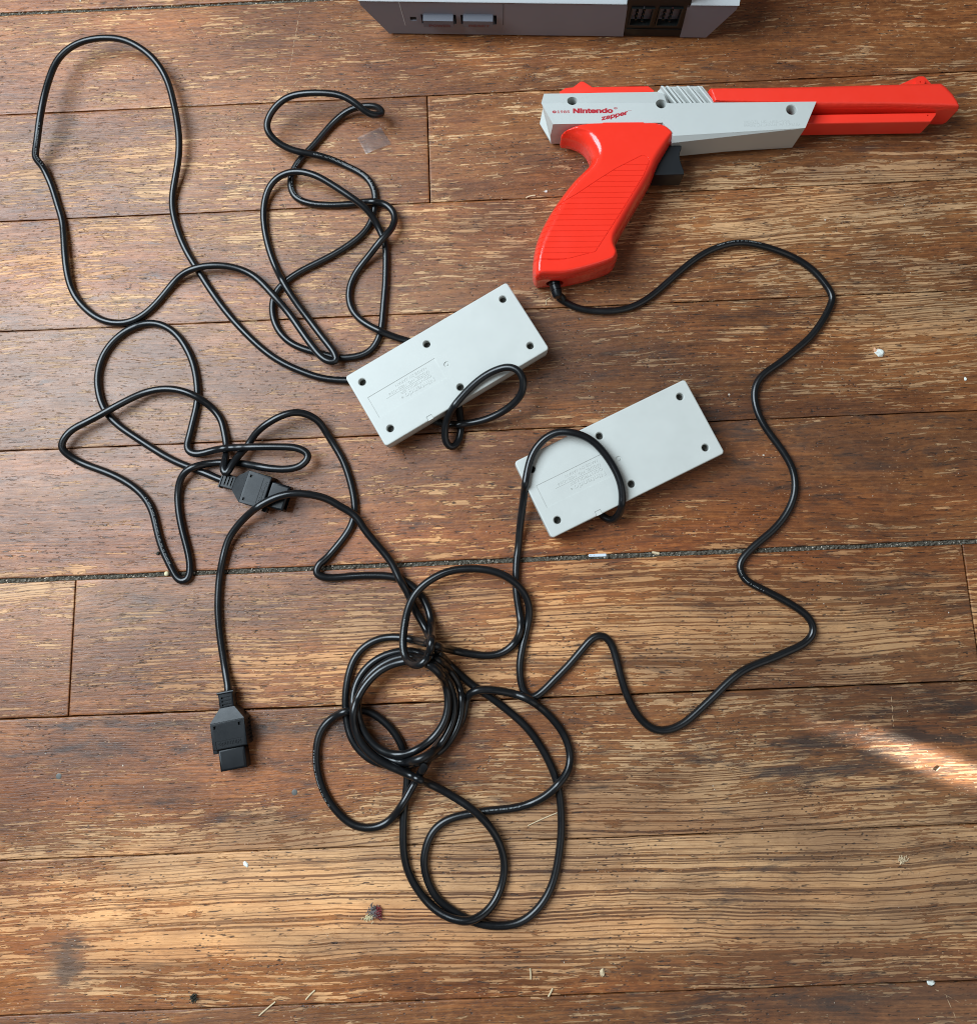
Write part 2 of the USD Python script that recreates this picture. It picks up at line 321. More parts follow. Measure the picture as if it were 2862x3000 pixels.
# blobs: (photo x, photo y, radius x, radius y, amount), photo pixels on the floor, in the 1876-pixel-wide view
WEAR = [(150, 150, 500, 60, -.02), (200, 330, 260, 70, .16), (600, 120, 500, 90, .03), (120, 560, 200, 50, .10), (440, 440, 200, 30, .10), (60, 480, 160, 40, .12),
        (300, 760, 90, 160, .05), (100, 760, 240, 90, -.10), (250, 1000, 400, 110, -.14), (60, 1130, 110, 25, .38), (700, 1130, 200, 60, .02),
        (550, 1290, 330, 50, .16), (100, 1300, 140, 90, -.06), (350, 1450, 450, 110, -.10), (350, 1640, 500, 45, .26), (700, 1720, 300, 90, .30), (350, 1800, 420, 90, .28),
        (1150, 1700, 400, 100, .30), (1500, 1740, 400, 110, .28), (1700, 1640, 300, 70, .22), (1300, 1240, 600, 90, .20), (1150, 1130, 300, 60, .12), (1650, 1150, 250, 80, .05),
        (1500, 1500, 400, 90, .04), (1200, 1560, 300, 60, .12), (1250, 1450, 300, 50, .03), (1500, 900, 420, 120, -.14), (1150, 450, 260, 80, .0), (1500, 420, 360, 60, .14),
        (1620, 540, 300, 60, .02), (1780, 640, 160, 80, .22), (1750, 330, 220, 40, .20), (1000, 250, 200, 60, -.04), (850, 470, 250, 60, .10), (1350, 650, 300, 60, -.10), (1000, 1000, 300, 60, -.03),
        (900, 1880, 1200, 40, -.06), (1500, 1930, 500, 40, -.14), (1700, 60, 250, 50, .02)]
STAIN = [(430, 1400, 500, 25, .16), (380, 1680, 60, 40, .0), (300, 1420, 260, 30, .20), (1700, 1430, 260, 60, .20), (1600, 1480, 200, 60, .14), (1050, 1470, 500, 60, .12), (1820, 1330, 120, 60, .22), (1750, 1160, 200, 70, .14),
         (1300, 880, 500, 120, .10), (1600, 930, 400, 120, .08), (1200, 720, 400, 120, .10), (220, 240, 160, 24, .20), (240, 560, 200, 40, .20), (150, 420, 300, 20, .10), (1500, 130, 500, 60, .06), (1350, 1700, 180, 50, .16),
         (1500, 1920, 400, 40, .20), (250, 1180, 60, 40, .28), (700, 1420, 300, 40, .12), (1700, 300, 240, 40, .10), (700, 930, 400, 60, .02), (128, 1855, 20, 42, .60), (150, 1835, 22, 20, .3), (300, 1560, 260, 30, .10)]
LINES = [(1500, 420, 420, 110, .5), (1600, 600, 360, 90, .5), (1300, 1200, 700, 110, .6), (1300, 1700, 800, 160, .55), (700, 1720, 420, 110, .28), (1600, 1480, 500, 80, .35), (550, 1280, 350, 60, .4), (600, 450, 400, 40, .3), (250, 360, 250, 60, .3), (200, 1030, 400, 60, .2)]
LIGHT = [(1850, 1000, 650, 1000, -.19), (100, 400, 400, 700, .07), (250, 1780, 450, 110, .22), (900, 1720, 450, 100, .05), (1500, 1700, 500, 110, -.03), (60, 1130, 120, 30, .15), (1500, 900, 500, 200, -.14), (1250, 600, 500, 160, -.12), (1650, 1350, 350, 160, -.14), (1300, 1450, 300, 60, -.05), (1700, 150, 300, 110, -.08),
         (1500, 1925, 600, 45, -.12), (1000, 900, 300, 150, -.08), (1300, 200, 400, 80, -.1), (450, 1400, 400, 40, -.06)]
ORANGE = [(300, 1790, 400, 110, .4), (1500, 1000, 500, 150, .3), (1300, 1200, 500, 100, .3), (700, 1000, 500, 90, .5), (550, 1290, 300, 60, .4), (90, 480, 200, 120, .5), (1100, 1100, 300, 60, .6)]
GREY = [(150, 740, 320, 140, .55), (150, 930, 380, 90, .50), (450, 760, 320, 120, .35), (250, 1150, 400, 60, .45), (100, 1250, 200, 90, .3), (250, 1480, 300, 60, .15), (1550, 870, 300, 60, .25), (900, 620, 250, 60, .25), (125, 1860, 45, 50, .9), (200, 1960, 400, 20, .5), (1700, 1940, 300, 40, .4), (60, 640, 200, 50, .5), (300, 240, 300, 60, .2)]  # window sheen painted into the left boards, plus dusty patches and a smudge
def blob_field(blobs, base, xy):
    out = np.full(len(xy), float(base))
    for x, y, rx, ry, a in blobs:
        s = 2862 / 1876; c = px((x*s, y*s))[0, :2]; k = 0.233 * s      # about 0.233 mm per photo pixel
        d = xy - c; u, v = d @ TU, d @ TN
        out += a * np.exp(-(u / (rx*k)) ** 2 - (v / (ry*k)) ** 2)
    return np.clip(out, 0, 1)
floor = thing('floor', 'worn varnished brown wooden floorboards under everything', None, None, 'structure')
def plank(row, ua, ub, va, vb, k):
    """va > vb; a grid on top, its long edges a little ragged, with sides going down"""
    nu, nv = max(2, int((ub - ua) / 7)), 12
    us = np.r_[ua, ua + .3, ua + .9, np.linspace(ua + 3, ub - 3, nu), ub - .9, ub - .3, ub]; nu = len(us); fr = np.array([0, .006, .02] + list(np.linspace(.08, .92, nv - 6)) + [.98, .994, 1.0]); nv = len(fr)
    U, T = np.meshgrid(us, fr, indexing='ij'); W = va - vb
    rag = lambda s: 0.42 * (meshkit.noise(np.stack([us * .11, np.full(nu, k * 3.1 + s), np.zeros(nu)], -1), 5) - .5) + 0.34 * (meshkit.noise(np.stack([us * .5, np.full(nu, k * 1.7 + s), np.zeros(nu)], -1), 6) - .5)
    lo, hi = vb + rag(0.3), va + rag(9.1)
    Vv = lo[:, None] + T * (hi - lo)[:, None]
    edge = np.minimum(T, 1 - T) * W
    Z = -0.28 * np.clip(1 - edge / 0.6, 0, 1) ** 2
    Z += 0.18 * np.sin(math.pi * T) - 0.18 + 0.10 * (meshkit.noise(np.stack([U * .02, Vv * .06, np.full_like(U, k)], -1), 3) - .5)
    Z[0] -= .35; Z[-1] -= .35; Z[1] -= .1; Z[-2] -= .1
    XY = U[..., None] * TU + Vv[..., None] * TN
    top = np.concatenate([XY, Z[..., None]], -1).reshape(-1, 3)
    idx = np.arange(nu * nv).reshape(nu, nv); f = []
    a, b, c, d = idx[:-1, :-1].ravel(), idx[1:, :-1].ravel(), idx[1:, 1:].ravel(), idx[:-1, 1:].ravel()
    f = [np.c_[a, b, c], np.c_[a, c, d]]
    loop = np.r_[idx[:, 0], idx[-1, 1:], idx[-2::-1, -1], idx[0, -2:0:-1]]
    low = top[loop].copy(); low[:, 2] = -18; n0 = len(top); m = len(loop); i = np.arange(m); j = (i + 1) % m
    f += [np.c_[loop[i], n0 + i, n0 + j], np.c_[loop[i], n0 + j, loop[j]]]
    v = np.vstack([top, low]); f = np.vstack(f)
    mesh = trimesh.Trimesh(v * MM, f, process=False)
    p = usdkit.mesh(stage, path_for('plank', floor), mesh, WOOD[k % 3], smooth=True)
    xy = v[:, :2]; r = np.random.default_rng(100 + k)
    pc = np.c_[(xy @ TU) * MM + 3.7 * k, (xy @ TN) * MM + 0.61 * k, np.full(len(v), k * 1.37)]
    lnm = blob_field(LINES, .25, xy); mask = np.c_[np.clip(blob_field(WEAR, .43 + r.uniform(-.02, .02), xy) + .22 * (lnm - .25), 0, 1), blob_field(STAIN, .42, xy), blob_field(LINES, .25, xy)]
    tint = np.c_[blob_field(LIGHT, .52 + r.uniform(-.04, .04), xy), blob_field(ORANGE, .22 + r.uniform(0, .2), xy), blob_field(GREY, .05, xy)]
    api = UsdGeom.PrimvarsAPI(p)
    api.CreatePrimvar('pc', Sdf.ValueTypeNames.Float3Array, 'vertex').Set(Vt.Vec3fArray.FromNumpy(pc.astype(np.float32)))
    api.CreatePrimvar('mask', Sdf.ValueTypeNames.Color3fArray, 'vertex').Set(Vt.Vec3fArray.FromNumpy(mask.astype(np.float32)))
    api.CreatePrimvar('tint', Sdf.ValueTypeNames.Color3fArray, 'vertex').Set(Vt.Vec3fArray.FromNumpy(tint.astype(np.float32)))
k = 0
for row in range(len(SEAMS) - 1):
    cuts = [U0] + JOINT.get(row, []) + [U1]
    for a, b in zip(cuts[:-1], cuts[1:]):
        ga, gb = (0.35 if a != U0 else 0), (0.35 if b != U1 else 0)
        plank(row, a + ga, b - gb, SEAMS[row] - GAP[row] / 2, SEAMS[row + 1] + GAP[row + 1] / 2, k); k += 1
M['sub'] = plastic('dark_subfloor', (0.02, 0.015, 0.012), 0.9, 0.0)
sub = bx(U0, -492, -22, U1, 508, -18.2); put('subfloor', place(sub, 0, 0, 0, PHI), M['sub'], floor, smooth=False)
# packed dust and grit in the two open joints
def dust_mat(name, a, b):
    return usdkit.material(stage, '/World/Looks/' + name, {'g': ('geometry', {}), 'n': ('noise_texture', {'scale': 900.0, 'detail': 5.0, 'roughness': 0.75}),
        'r': ('rgb_ramp', {'ramp': [(0.3, tuple(x * .25 for x in a)), (0.5, a), (0.68, b)]}), 'bp': ('bump', {'strength': 1.0, 'distance': 0.0012}), 'p': ('principled_bsdf', {'roughness': 0.95, 'specular_ior_level': 0.1})},
        [('g.position', 'n.vector'), ('n.fac', 'r.fac'), ('r.color', 'p.base_color'), ('n.fac', 'bp.height'), ('bp.normal', 'p.normal')], surface='p.BSDF')
M['dust'] = dust_mat('packed_dust', (0.105, 0.090, 0.068), (0.36, 0.33, 0.28))
for i in (2, 7):
    us = np.arange(U0 + 60, U1 - 60, 0.8); n = len(us); g = GAP[i]
    fr = np.linspace(-.5, .5, 6); Uu, Tt = np.meshgrid(us, fr, indexing='ij'); Vv = SEAMS[i] + Tt * (g + 1.2)
    Z = -3.0 + 2.4 * meshkit.noise(np.stack([Uu * .9, Vv * 1.1, np.full_like(Uu, i)], -1), 4) + 1.0 * meshkit.noise(np.stack([Uu * .07, Vv * .1, np.full_like(Uu, i)], -1), 8) - .9 * (np.abs(Tt) > .4)
    idx = np.arange(n * 6).reshape(n, 6); a, b, c, d = idx[:-1, :-1].ravel(), idx[1:, :-1].ravel(), idx[1:, 1:].ravel(), idx[:-1, 1:].ravel()
    XY = Uu[..., None] * TU + Vv[..., None] * TN
    put('seam_dust', trimesh.Trimesh(np.concatenate([XY, Z[..., None]], -1).reshape(-1, 3), np.vstack([np.c_[a, b, c], np.c_[a, c, d]]), process=False), M['dust'], floor, smooth=True, kind='stuff')

# pale scratches through the varnish, each a hair-thin raised burr of bare wood
M['scratch'] = plastic('bare_wood_scratch', (0.50, 0.33, 0.19), 0.8, 0.0, var=.2)
rsc = np.random.default_rng(12)
for line_ in ([(880, 28), (862, 120), (850, 200), (828, 260), (816, 300)], [(527, 38), (556, 78), (577, 108)], [(930, 220), (870, 236), (850, 262), (842, 290)], [(784, 400), (790, 470), (812, 540), (830, 590), (845, 632)],
              [(345, 900), (350, 955)], [(330, 910), (375, 845), (400, 815)], [(2610, 2040), (2614, 2085), (2618, 2130)], [(1130, 1570), (1190, 1640)], [(575, 1985), (640, 2005)], [(2770, 2915), (2800, 2985)], [(2740, 2900), (2815, 2940)], [(600, 1830), (585, 1870)]):
    p_ = px(np.array(line_), 0)[:, :2]; d_ = np.r_[0, np.cumsum(np.linalg.norm(np.diff(p_, axis=0), axis=1))]; t_ = 0.0
    while t_ < d_[-1]:
        l_ = rsc.uniform(1.5, 7.0); tt = np.linspace(t_, min(t_ + l_, d_[-1]), 5); q_ = np.stack([np.interp(tt, d_, p_[:, 0]), np.interp(tt, d_, p_[:, 1])], 1) + rsc.normal(0, .12, (5, 2))
        e_ = np.gradient(q_, axis=0); e_ /= np.linalg.norm(e_, axis=1, keepdims=True) + 1e-9; n_ = np.c_[-e_[:, 1], e_[:, 0]] * (rsc.uniform(.07, .20) * np.sin(np.linspace(.15, math.pi - .15, 5)))[:, None]
        put('scratch', loft([np.c_[np.vstack([q_ - n_, (q_ + n_)[::-1]]), np.full(10, z_)] for z_ in (-.3, .06)]), M['scratch'], floor, smooth=False); t_ += l_ + rsc.uniform(.3, 2.2)
# ------------------------------------------------------------------ two game controllers lying face down
CL, CW, CT = 123.5, 53.5, 17.0
POSE = [(-26.46, 54.25, 22.5, 0.5438), (83.97, -7.55, 20.0, 0.44957)]
def to_local(pts, pose):
    x, y, z, a = pose; q = px(pts, z)[:, :2] - (x, y); c, s = math.cos(a), math.sin(a)
    return q @ np.array([[c, -s], [s, c]])
HOLES = to_local(rg(950, 780, .37313, [(299, 908), (519, 1273), (805, 610), (1069, 948), (1403, 257), (1618, 622)]), POSE[0])
DIMPLE = to_local(rg(950, 780, .37313, [(962, 769)]), POSE[0])[0]
LABEL = to_local(rg(950, 780, .37313, [(340, 1030), (865, 722), (957, 878), (435, 1182)]), POSE[0])
NOTCH = to_local(rg(950, 780, .37313, [(835, 1196)]), POSE[0])[0]
def controller(pose, label, extra):
    x, y, z, a = pose
    t = thing('game_controller', label, 'game controller', None)
    P = lambda tm: place(tm if isinstance(tm, trimesh.Trimesh) else trimesh.Trimesh(*[np.array(q) for q in (lambda m: (m.vert_properties[:, :3], m.tri_verts))(tm.to_mesh())], process=False), x, y, z, a)
    shell = man(prism(rrect(CL, CW, 2.2), -10.2, 0, 0.9, 0.9, 4, r0=0))
    shell -= cyl(*DIMPLE, -.55, 1, 1.95)
    lx0, lx1, ly0, ly1 = LABEL[:, 0].min(), LABEL[:, 0].max(), LABEL[:, 1].min(), LABEL[:, 1].max()
    recess = man(bx(lx0, ly0, -.32, lx1, ly1, 1)); shell -= recess
    for hx, hy in HOLES:
        shell -= cyl(hx, hy, -7.5, 1, 2.35); shell -= cyl(hx, hy, -.55, 0.01, 2.35, r2=2.85)
    shell -= man(bx(NOTCH[0] - 2.0, -CW/2 - 1, -.5, NOTCH[0] + 2.0, -CW/2 + 3.0, 1))
    shell += man(bx(NOTCH[0] - 1.7, -CW/2 + .0, -2, NOTCH[0] + 1.7, -CW/2 + 2.7, -.12))
    shell -= man(trimesh.creation.cylinder(2.6, 12, sections=24, transform=trimesh.transformations.translation_matrix((NOTCH[0], -CW/2, -10.2)) @ trimesh.transformations.rotation_matrix(math.pi/2, (1, 0, 0))))
    sp = put('back_shell', P(shell), M['grey2'], t)
    put('front_shell', P(prism(rrect(CL - .5, CW - .5, 2.2), -CT, -10.35, 0.0, r0=1.2, drop=1.2)), M['warmgrey'], t)
    put('face_plate', P(prism(rrect(CL - 12, CW - 14, 2), -CT - .4, -CT + .5)), M['black'], t)
    zb = -z + .02
    put('direction_pad', P(trimesh.util.concatenate([bx(-52, -4, zb, -28, 4, -CT), bx(-44, -12, zb + .01, -36, 12, -CT)])), M['black'], t)
    for bxx in (28, 43): put('action_button', P(cyl(bxx, -4, zb, -CT, 5.5)), M['ink'], t)
    for hx, hy in HOLES:
        s = cyl(hx, hy, -7.45, -5.6, 2.2) - man(bx(hx - 1.4, hy - .25, -6.1, hx + 1.4, hy + .25, 0)) - man(bx(hx - .25, hy - 1.4, -6.1, hx + .25, hy + 1.4, 0))
        put('screw', P(s), M['screw'], t)
    put('moulding_pip', P(cyl(*DIMPLE, -.5, -.1, .8)), M['grey2'], t)
    # moulded lettering, upside down in the photo
    W = trimesh.util.concatenate; T = []
    def line(s, h, w, cx, cy, bold=False):
        q = text(s, h, .2, bold, w); q = place(q, 0, 0, 0, math.pi); q.apply_translation((cx + w / 2, cy + h / 2, -.33)); T.append(q)
    lc = (lx0 + lx1) / 2 + 3.0; hh = ly1 - ly0
    line('Nintendo', 2.9, 22, lc + 4.0, ly0 + hh * .24, 3); line('CONTROLLER', 1.7, 23, lc + 3.0, ly0 + hh * .45, 0)
    line('MODEL NO. NES-004', 1.6, 30, lc - .5, ly0 + hh * .66, 0); line('MADE IN JAPAN', 1.6, 23, lc + 2.5, ly0 + hh * .84, 0)
    T.append(bx(lc - 18, ly0 + hh * .550, -.33, lc + 14, ly0 + hh * .565, -.15)); line('®', 1.5, 1.4, lc - 8.8, ly0 + hh * .27)
    put('moulded_lettering', P(W(T)), M['grey2'], t, smooth=False)
    return t
C1 = controller(POSE[0], 'pale grey game controller lying face down, cable looping off its lower edge, nearer the console', None)
C2 = controller(POSE[1], 'pale grey game controller lying face down with a cable arching across its back', None)

# ------------------------------------------------------------------ light gun
gun = thing('toy_light_gun', 'orange red and grey toy light gun lying on its side with a ribbed grip', 'toy gun')
k1 = 500 / 1876
GK = 1.27                                            # the gun is modelled 24 mm thick and stretched to its real thickness
def gpx(p, z):
    z = np.asarray(z, float); o = px(p, 18.2 + (z - 18) * GK); o[:, 2] = z; return o
def gput(name, mesh, *a, **k):
    if hasattr(mesh, 'to_mesh'):
        m = mesh.to_mesh(); mesh = trimesh.Trimesh(np.array(m.vert_properties[:, :3]), np.array(m.tri_verts), process=False)
    mesh = mesh.copy(); v = np.array(mesh.vertices); v[:, 2] = 18.2 + (v[:, 2] - 18) * GK; mesh.vertices = v
    return put(name, mesh, *a, **k)
Z1 = lambda *p: rg(1550, 220, k1, p); Z2 = lambda *p: rg(1900, 220, k1, p); Z3 = lambda *p: rg(2330, 200, k1, p); Z4 = lambda *p: rg(1550, 400, k1, p)
top_px = Z1((133, 305), (262, 535), (1456, 519)) + Z2((153, 515), (268, 665), (1722, 577), (1843, 288), (752, 298)) + Z1((1567, 306), (1512, 303), (1440, 300))
up_px = Z1((165, 199), ) + []
tops = np.array(top_px)[:, :2]
L0 = gpx(tops, 30)[:, :2]
edge_px = tops.copy()
edge_px[0] = Z1((163, 199))[0][:2]; edge_px[9] = Z1((1478, 196))[0][:2]; edge_px[10] = Z1((1405, 178))[0][:2]
L1 = gpx(edge_px, 27)[:, :2]
L1[[5, 6, 7, 8]] = L0[[5, 6, 7, 8]]; L1[1] = L0[1] + (-.25, -.2); L1[2] = L0[2]; L1[3] = L0[3] + (-.1, -.25); L1[4] = gpx(Z2((256, 752)), 26)[0, :2]; 
L1[8] = L0[8]
def lay(Lr, z): return np.c_[Lr, np.full(len(Lr), z)]
def ccw_l(Ls):
    return Ls if ccw(Ls[0])[0][0] == Ls[0][0][0] else [l[::-1] for l in Ls]
mid = L1.copy(); mid[0] += (-1.0, 0); mid[1] += (-.7, -.3)
Lay = [lay(L0, 6), lay(L1, 9.2), lay(mid, 17.6), lay(mid, 18.4), lay(L1, 26.4), lay(L1 * .985 + L0 * .015, 27.0), lay(L0 + (L1 - L0) * .04, 29.85), lay(L0, 30)]
frame = man(loft(ccw_l(Lay)))
GH = gpx(np.array(Z1((474, 272), (1452, 308)) + Z2((1570, 380)))[:, :2], 29.6)[:, :2]
for hx, hy in GH:
    frame -= cyl(hx, hy, 17, 31, 3.45, 36); frame -= cyl(hx, hy, 29.4, 30.02, 3.45, 36, r2=3.85)
gput('frame', frame, M['grey'], gun, smooth=24)
for hx, hy in GH: gput('screw', cyl(hx, hy, 17.02, 18.6, 2.4) - man(bx(hx - 1.6, hy - .3, 18, hx + 1.6, hy + .3, 19)), M['screw'], gun)
seam = np.c_[mid, np.full(len(mid), 18.0)]
# ribbed block on top
rb = gpx(np.array(Z2((98, 172), (150, 120), (590, 112), (750, 300), (262, 306)))[:, :2], 24)[:, :2]
blk = gput('ribbed_block', prism(rb, 12, 24, 0.6), M['grey'], gun)
for i in range(9):
    xt, xb = 135 + i * 57, 285 + i * 57.5
    big = i % 2 == 1 or i == 0
    q = gpx(np.array(Z2((xt, 112 if big else 121), (xt + 30, 112 if big else 121), (xb + 30, 303), (xb, 303)))[:, :2], 27.5)[:, :2]
    if i == 8: q = gpx(np.array(Z2((xt - 8, 112), (xt + 14, 112), (752, 300), (720, 300)))[:, :2], 27.5)[:, :2]
    gput('rib', prism(q, 14, 27.6 if big else 26.2, .45), M['grey'], blk)
def pillow(outline, radii, z0, z1, drop, step=0.9):
    """solid within an outline whose upper and lower faces roll over towards the edge, by a radius given per outline point"""
    import shapely
    lo, hi = outline.min(0) - 3, outline.max(0) + 3; st = 0.5
    gx, gy = np.arange(lo[0], hi[0] + st, st), np.arange(lo[1], hi[1] + st, st)
    X, Y = np.meshgrid(gx, gy, indexing='ij'); pts = np.c_[X.ravel(), Y.ravel()]
    poly = Polygon(outline); sp = shapely.points(pts)
    d = shapely.distance(poly.exterior, sp) * np.where(shapely.contains(poly, sp), 1, -1)
    line = np.vstack([outline, outline[:1]]); rr = np.r_[radii, radii[:1]]
    tt = np.linspace(0, len(outline), len(outline) * 8, endpoint=False); i0 = tt.astype(int); fr_ = (tt - i0)[:, None]
    bp_ = line[i0] * (1 - fr_) + line[i0 + 1] * fr_; br = rr[i0] * (1 - fr_[:, 0]) + rr[i0 + 1] * fr_[:, 0]
    dd, ii = cKDTree(bp_).query(pts, k=24); w = 1 / (dd + 1.5) ** 2; r = (br[ii] * w).sum(1) / w.sum(1)
    q = np.clip(d / r, 0, 1); H = (z1 - z0) / 2 - drop * (1 - np.sqrt(np.maximum(1 - (1 - q) ** 2, 0)))
    n1 = len(gy); Dl, Hl = d.tolist(), H.tolist(); zc = (z0 + z1) / 2; ox, oy = lo
    def f(x, y, z):
        u, v = (x - ox) / st, (y - oy) / st; i, j = int(u), int(v); u -= i; v -= j; k = i * n1 + j
        if k + n1 + 1 >= len(Dl) or i < 0 or j < 0: return -1.0
        a, b, c, e = (1-u)*(1-v), (1-u)*v, u*(1-v), u*v
        dv = a*Dl[k] + b*Dl[k+1] + c*Dl[k+n1] + e*Dl[k+n1+1]
        hv = a*Hl[k] + b*Hl[k+1] + c*Hl[k+n1] + e*Hl[k+n1+1] - abs(z - zc)
        return dv if dv < hv else hv
    return m3.Manifold.level_set(f, [lo[0], lo[1], z0 - 1.5, hi[0], hi[1], z1 + 1.5], step, 0.0)
# rear sight hump and barrel
hump = gpx(np.array(Z1((335, 192), (400, 152), (478, 146), (562, 82), (598, 82), (690, 142), (1305, 132), (1372, 180), (1372, 260), (335, 260)))[:, :2], 22)[:, :2]
gput('rear_sight', prism(hump, 12, 24, .8), M['red'], gun)
bar_px = Z2((640, 192)) + Z3((0, 238), (600, 221), (1560, 199), (1625, 246), (1690, 340), (1728, 430), (1736, 500), (1728, 522), (1700, 541), (1560, 551), (900, 565), (0, 585)) + Z2((640, 470))
bar = gpx(np.array(bar_px)[:, :2], [22, 22, 22, 22, 22, 21, 20, 19, 18, 16, 14.5, 11, 9, 9])[:, :2]
barrel_m = pillow(bar, np.array([.8, 5, 5.5, 4.5, 4.5, 4, 3.5, 3, 2.5, 2.2, 2.0, 2.0, 2.0, .8]), 5.5, 28.6, 4.6, 0.9)
for hx, hy in GH: barrel_m -= cyl(hx, hy, 16.9, 31, 3.6)
barrel = gput('barrel', barrel_m, M['red'], gun, smooth=35)
rail = gpx(np.array(Z3((-400, 516), (650, 494), (1556, 482), (1546, 514), (1500, 578), (1486, 585), (100, 607), (-400, 616)))[:, :2], 22.5)[:, :2]
rl = man(prism(rail, 8, 22.5, [.6, 1, .6, .6, .8, .8, .8, .8], 1.2, r0=0.6))
hp = gpx(Z3((1456, 513))[0][:2], 22.5)[0]; rl -= cyl(hp[0], hp[1], 20, 23, .55, 16)
gput('under_rail', rl, M['red'], gun, smooth=35)
fs = gpx(np.array(Z3((1085, 212), (1335, 101), (1390, 99), (1415, 112), (1490, 195), (1490, 260), (1085, 260)))[:, :2], 20)[:, :2]
sight = gput('front_sight', prism(fs, 12, 22, .7), M['red'], gun)
bc = gpx(Z3((1370, 150))[0][:2], 24)[0]
gput('sight_boss', cyl(bc[0], bc[1], 10, 24.5, 3.0) - cyl(bc[0], bc[1], 23, 25, .55), M['red'], sight)
# grip: outline read along the silhouette, lower right sides stand lower
gl = np.array(Z1((342, 660), (358, 630), (420, 592), (560, 562), (800, 548), (1100, 546), (1460, 545)))[:, :2]
gr = np.array(Z4((1548, 118), (1536, 150), (1455, 290), (1372, 428), (1366, 462), (1240, 702), (1100, 930), (965, 1165), (920, 1255), (922, 1310), (944, 1375), (940, 1430), (905, 1480), (860, 1505), (700, 1562), (440, 1632), (300, 1642), (150, 1636)))[:, :2]
gleft = np.array(Z4((90, 1612), (42, 1565), (34, 1450), (58, 1260), (110, 1100), (205, 915), (325, 735), (480, 530), (600, 428), (655, 365), (680, 295), (664, 215), (600, 118), (500, 62), (400, 32)))[:, :2]
gp = np.vstack([gpx(gl, 26)[:, :2], gpx(gr, 11)[:, :2], gpx(gleft, 19)[:, :2]])
radii = np.r_[[5.5, 5, 3.5, 1.5, .8, .8, .8], [2.5, 4, 5.5, 6, 6, 6, 6, 6, 5, 4, 3, 3, 3, 3.2, 3.4, 3.4, 3.2, 3.2], [3.4, 4, 5, 6.5, 7.5, 7.5, 7, 6.5, 6, 6.5, 7.5, 8, 8, 7, 6]]
def dense(p, r, n=3):
    P, R = [], []
    for i in range(len(p)):
        a, b = p[i], p[(i + 1) % len(p)]; ra, rb_ = r[i], r[(i + 1) % len(p)]
        for j in range(n): P.append(a + (b - a) * j / n); R.append(ra + (rb_ - ra) * j / n)
    P, R = np.array(P), np.array(R)
    for _ in range(3): P = P * .5 + (np.roll(P, 1, 0) + np.roll(P, -1, 0)) * .25
    return P, R
gpd, grd = dense(gp, radii)
if (gpd[:, 0]*np.roll(gpd[:, 1], -1) - np.roll(gpd[:, 0], -1)*gpd[:, 1]).sum() < 0: gpd, grd = gpd[::-1], grd[::-1]
grip = pillow(gpd, grd, 3.5, 31, 9)
skin = pillow(gpd, grd, 4.0, 30.68, 9, 1.2)
panel = np.array(Z4((1235, 212), (1295, 225), (1318, 262), (1310, 300), (1255, 430), (1010, 830), (742, 1245), (725, 1270), (640, 1290), (430, 1345), (330, 1362), (-60, 1362), (-60, 900), (330, 740), (520, 636), (740, 488), (960, 350)))[:, :2]
pp = Polygon(gpx(panel, 30)[:, :2]).buffer(0)
slabs = []
for i, y in enumerate(list(range(320, 1360, 60)) + [1352]):
    a = gpx(np.array(Z4((-80, y + 6), (1400, y - 6)))[:, :2], 30)[:, :2]; d = (a[1] - a[0]) / np.linalg.norm(a[1] - a[0]); nn = np.array([-d[1], d[0]]) * .19
    s = Polygon([a[0] - nn, a[1] - nn, a[1] + nn, a[0] + nn]).intersection(pp)
    if not s.is_empty: slabs += [g for g in getattr(s, 'geoms', [s])]
ring = pp.buffer(.2).difference(pp.buffer(-.2)); slabs += list(getattr(ring, 'geoms', [ring]))
slabs = [g for g in slabs if g.area > .3]
cut = m3.Manifold()
for g in slabs: cut += man(trimesh.creation.extrude_polygon(g, 20).apply_translation((0, 0, 16)))
grip -= (cut - skin)
sr0, sr1 = gpx(np.array(Z4((262, 1545), (300, 1700)))[:, :2], 14)
ax = (sr1 - sr0)[:2] / np.linalg.norm((sr1 - sr0)[:2])
def tube_along(p0, d, prof, seg=24):
    """lathe around horizontal direction d from p0; prof = (distance, radius) pairs"""
    m = trimesh.creation.revolve([(r, h) for h, r in prof], sections=seg)
    T = np.eye(4); T[:3, 2] = (d[0], d[1], 0); T[:3, 0] = (0, 0, 1); T[:3, 1] = np.cross(T[:3, 2], T[:3, 0]); T[:3, 3] = p0; m.apply_transform(T); return m
pocket = man(tube_along(sr0 - np.r_[ax * 4, -1.0], ax, [(0, 0), (0, 5.2), (16, 6.4), (16, 0)]))
if pocket.volume() < 0: pocket = man(tube_along(sr0 - np.r_[ax * 4, -1.0], -ax, [(0, 0), (0, 5.2), (16, 6.4), (16, 0)]))
grip -= pocket
gput('grip', grip, M['redgloss'], gun, smooth=28)
relief = tube_along(sr0 - np.r_[ax * 3, 0], ax, [(0, 0), (0, 4.1), (5.2, 4.0), (5.3, 3.5), (6.2, 3.5), (6.3, 3.95), (8.6, 3.8), (8.7, 3.3), (9.4, 3.3), (9.5, 3.85), (12.4, 3.7), (12.5, 3.2), (13.2, 3.2), (13.3, 3.6), (16.6, 3.2), (17.4, 2.6), (17.4, 0)])
if relief.volume < 0: relief.invert()
gput('strain_relief', relief, M['black'], gun, smooth=35)
tr = gpx(np.array(Z4((1400, 90), (1676, 98), (1672, 135), (1660, 165), (1654, 200), (1662, 260), (1684, 330), (1702, 372), (1702, 412), (1380, 418), (1300, 300)))[:, :2], 24)[:, :2]
gput('trigger', prism(tr, 9, 24, .5), M['trigger'], gun, smooth=35)
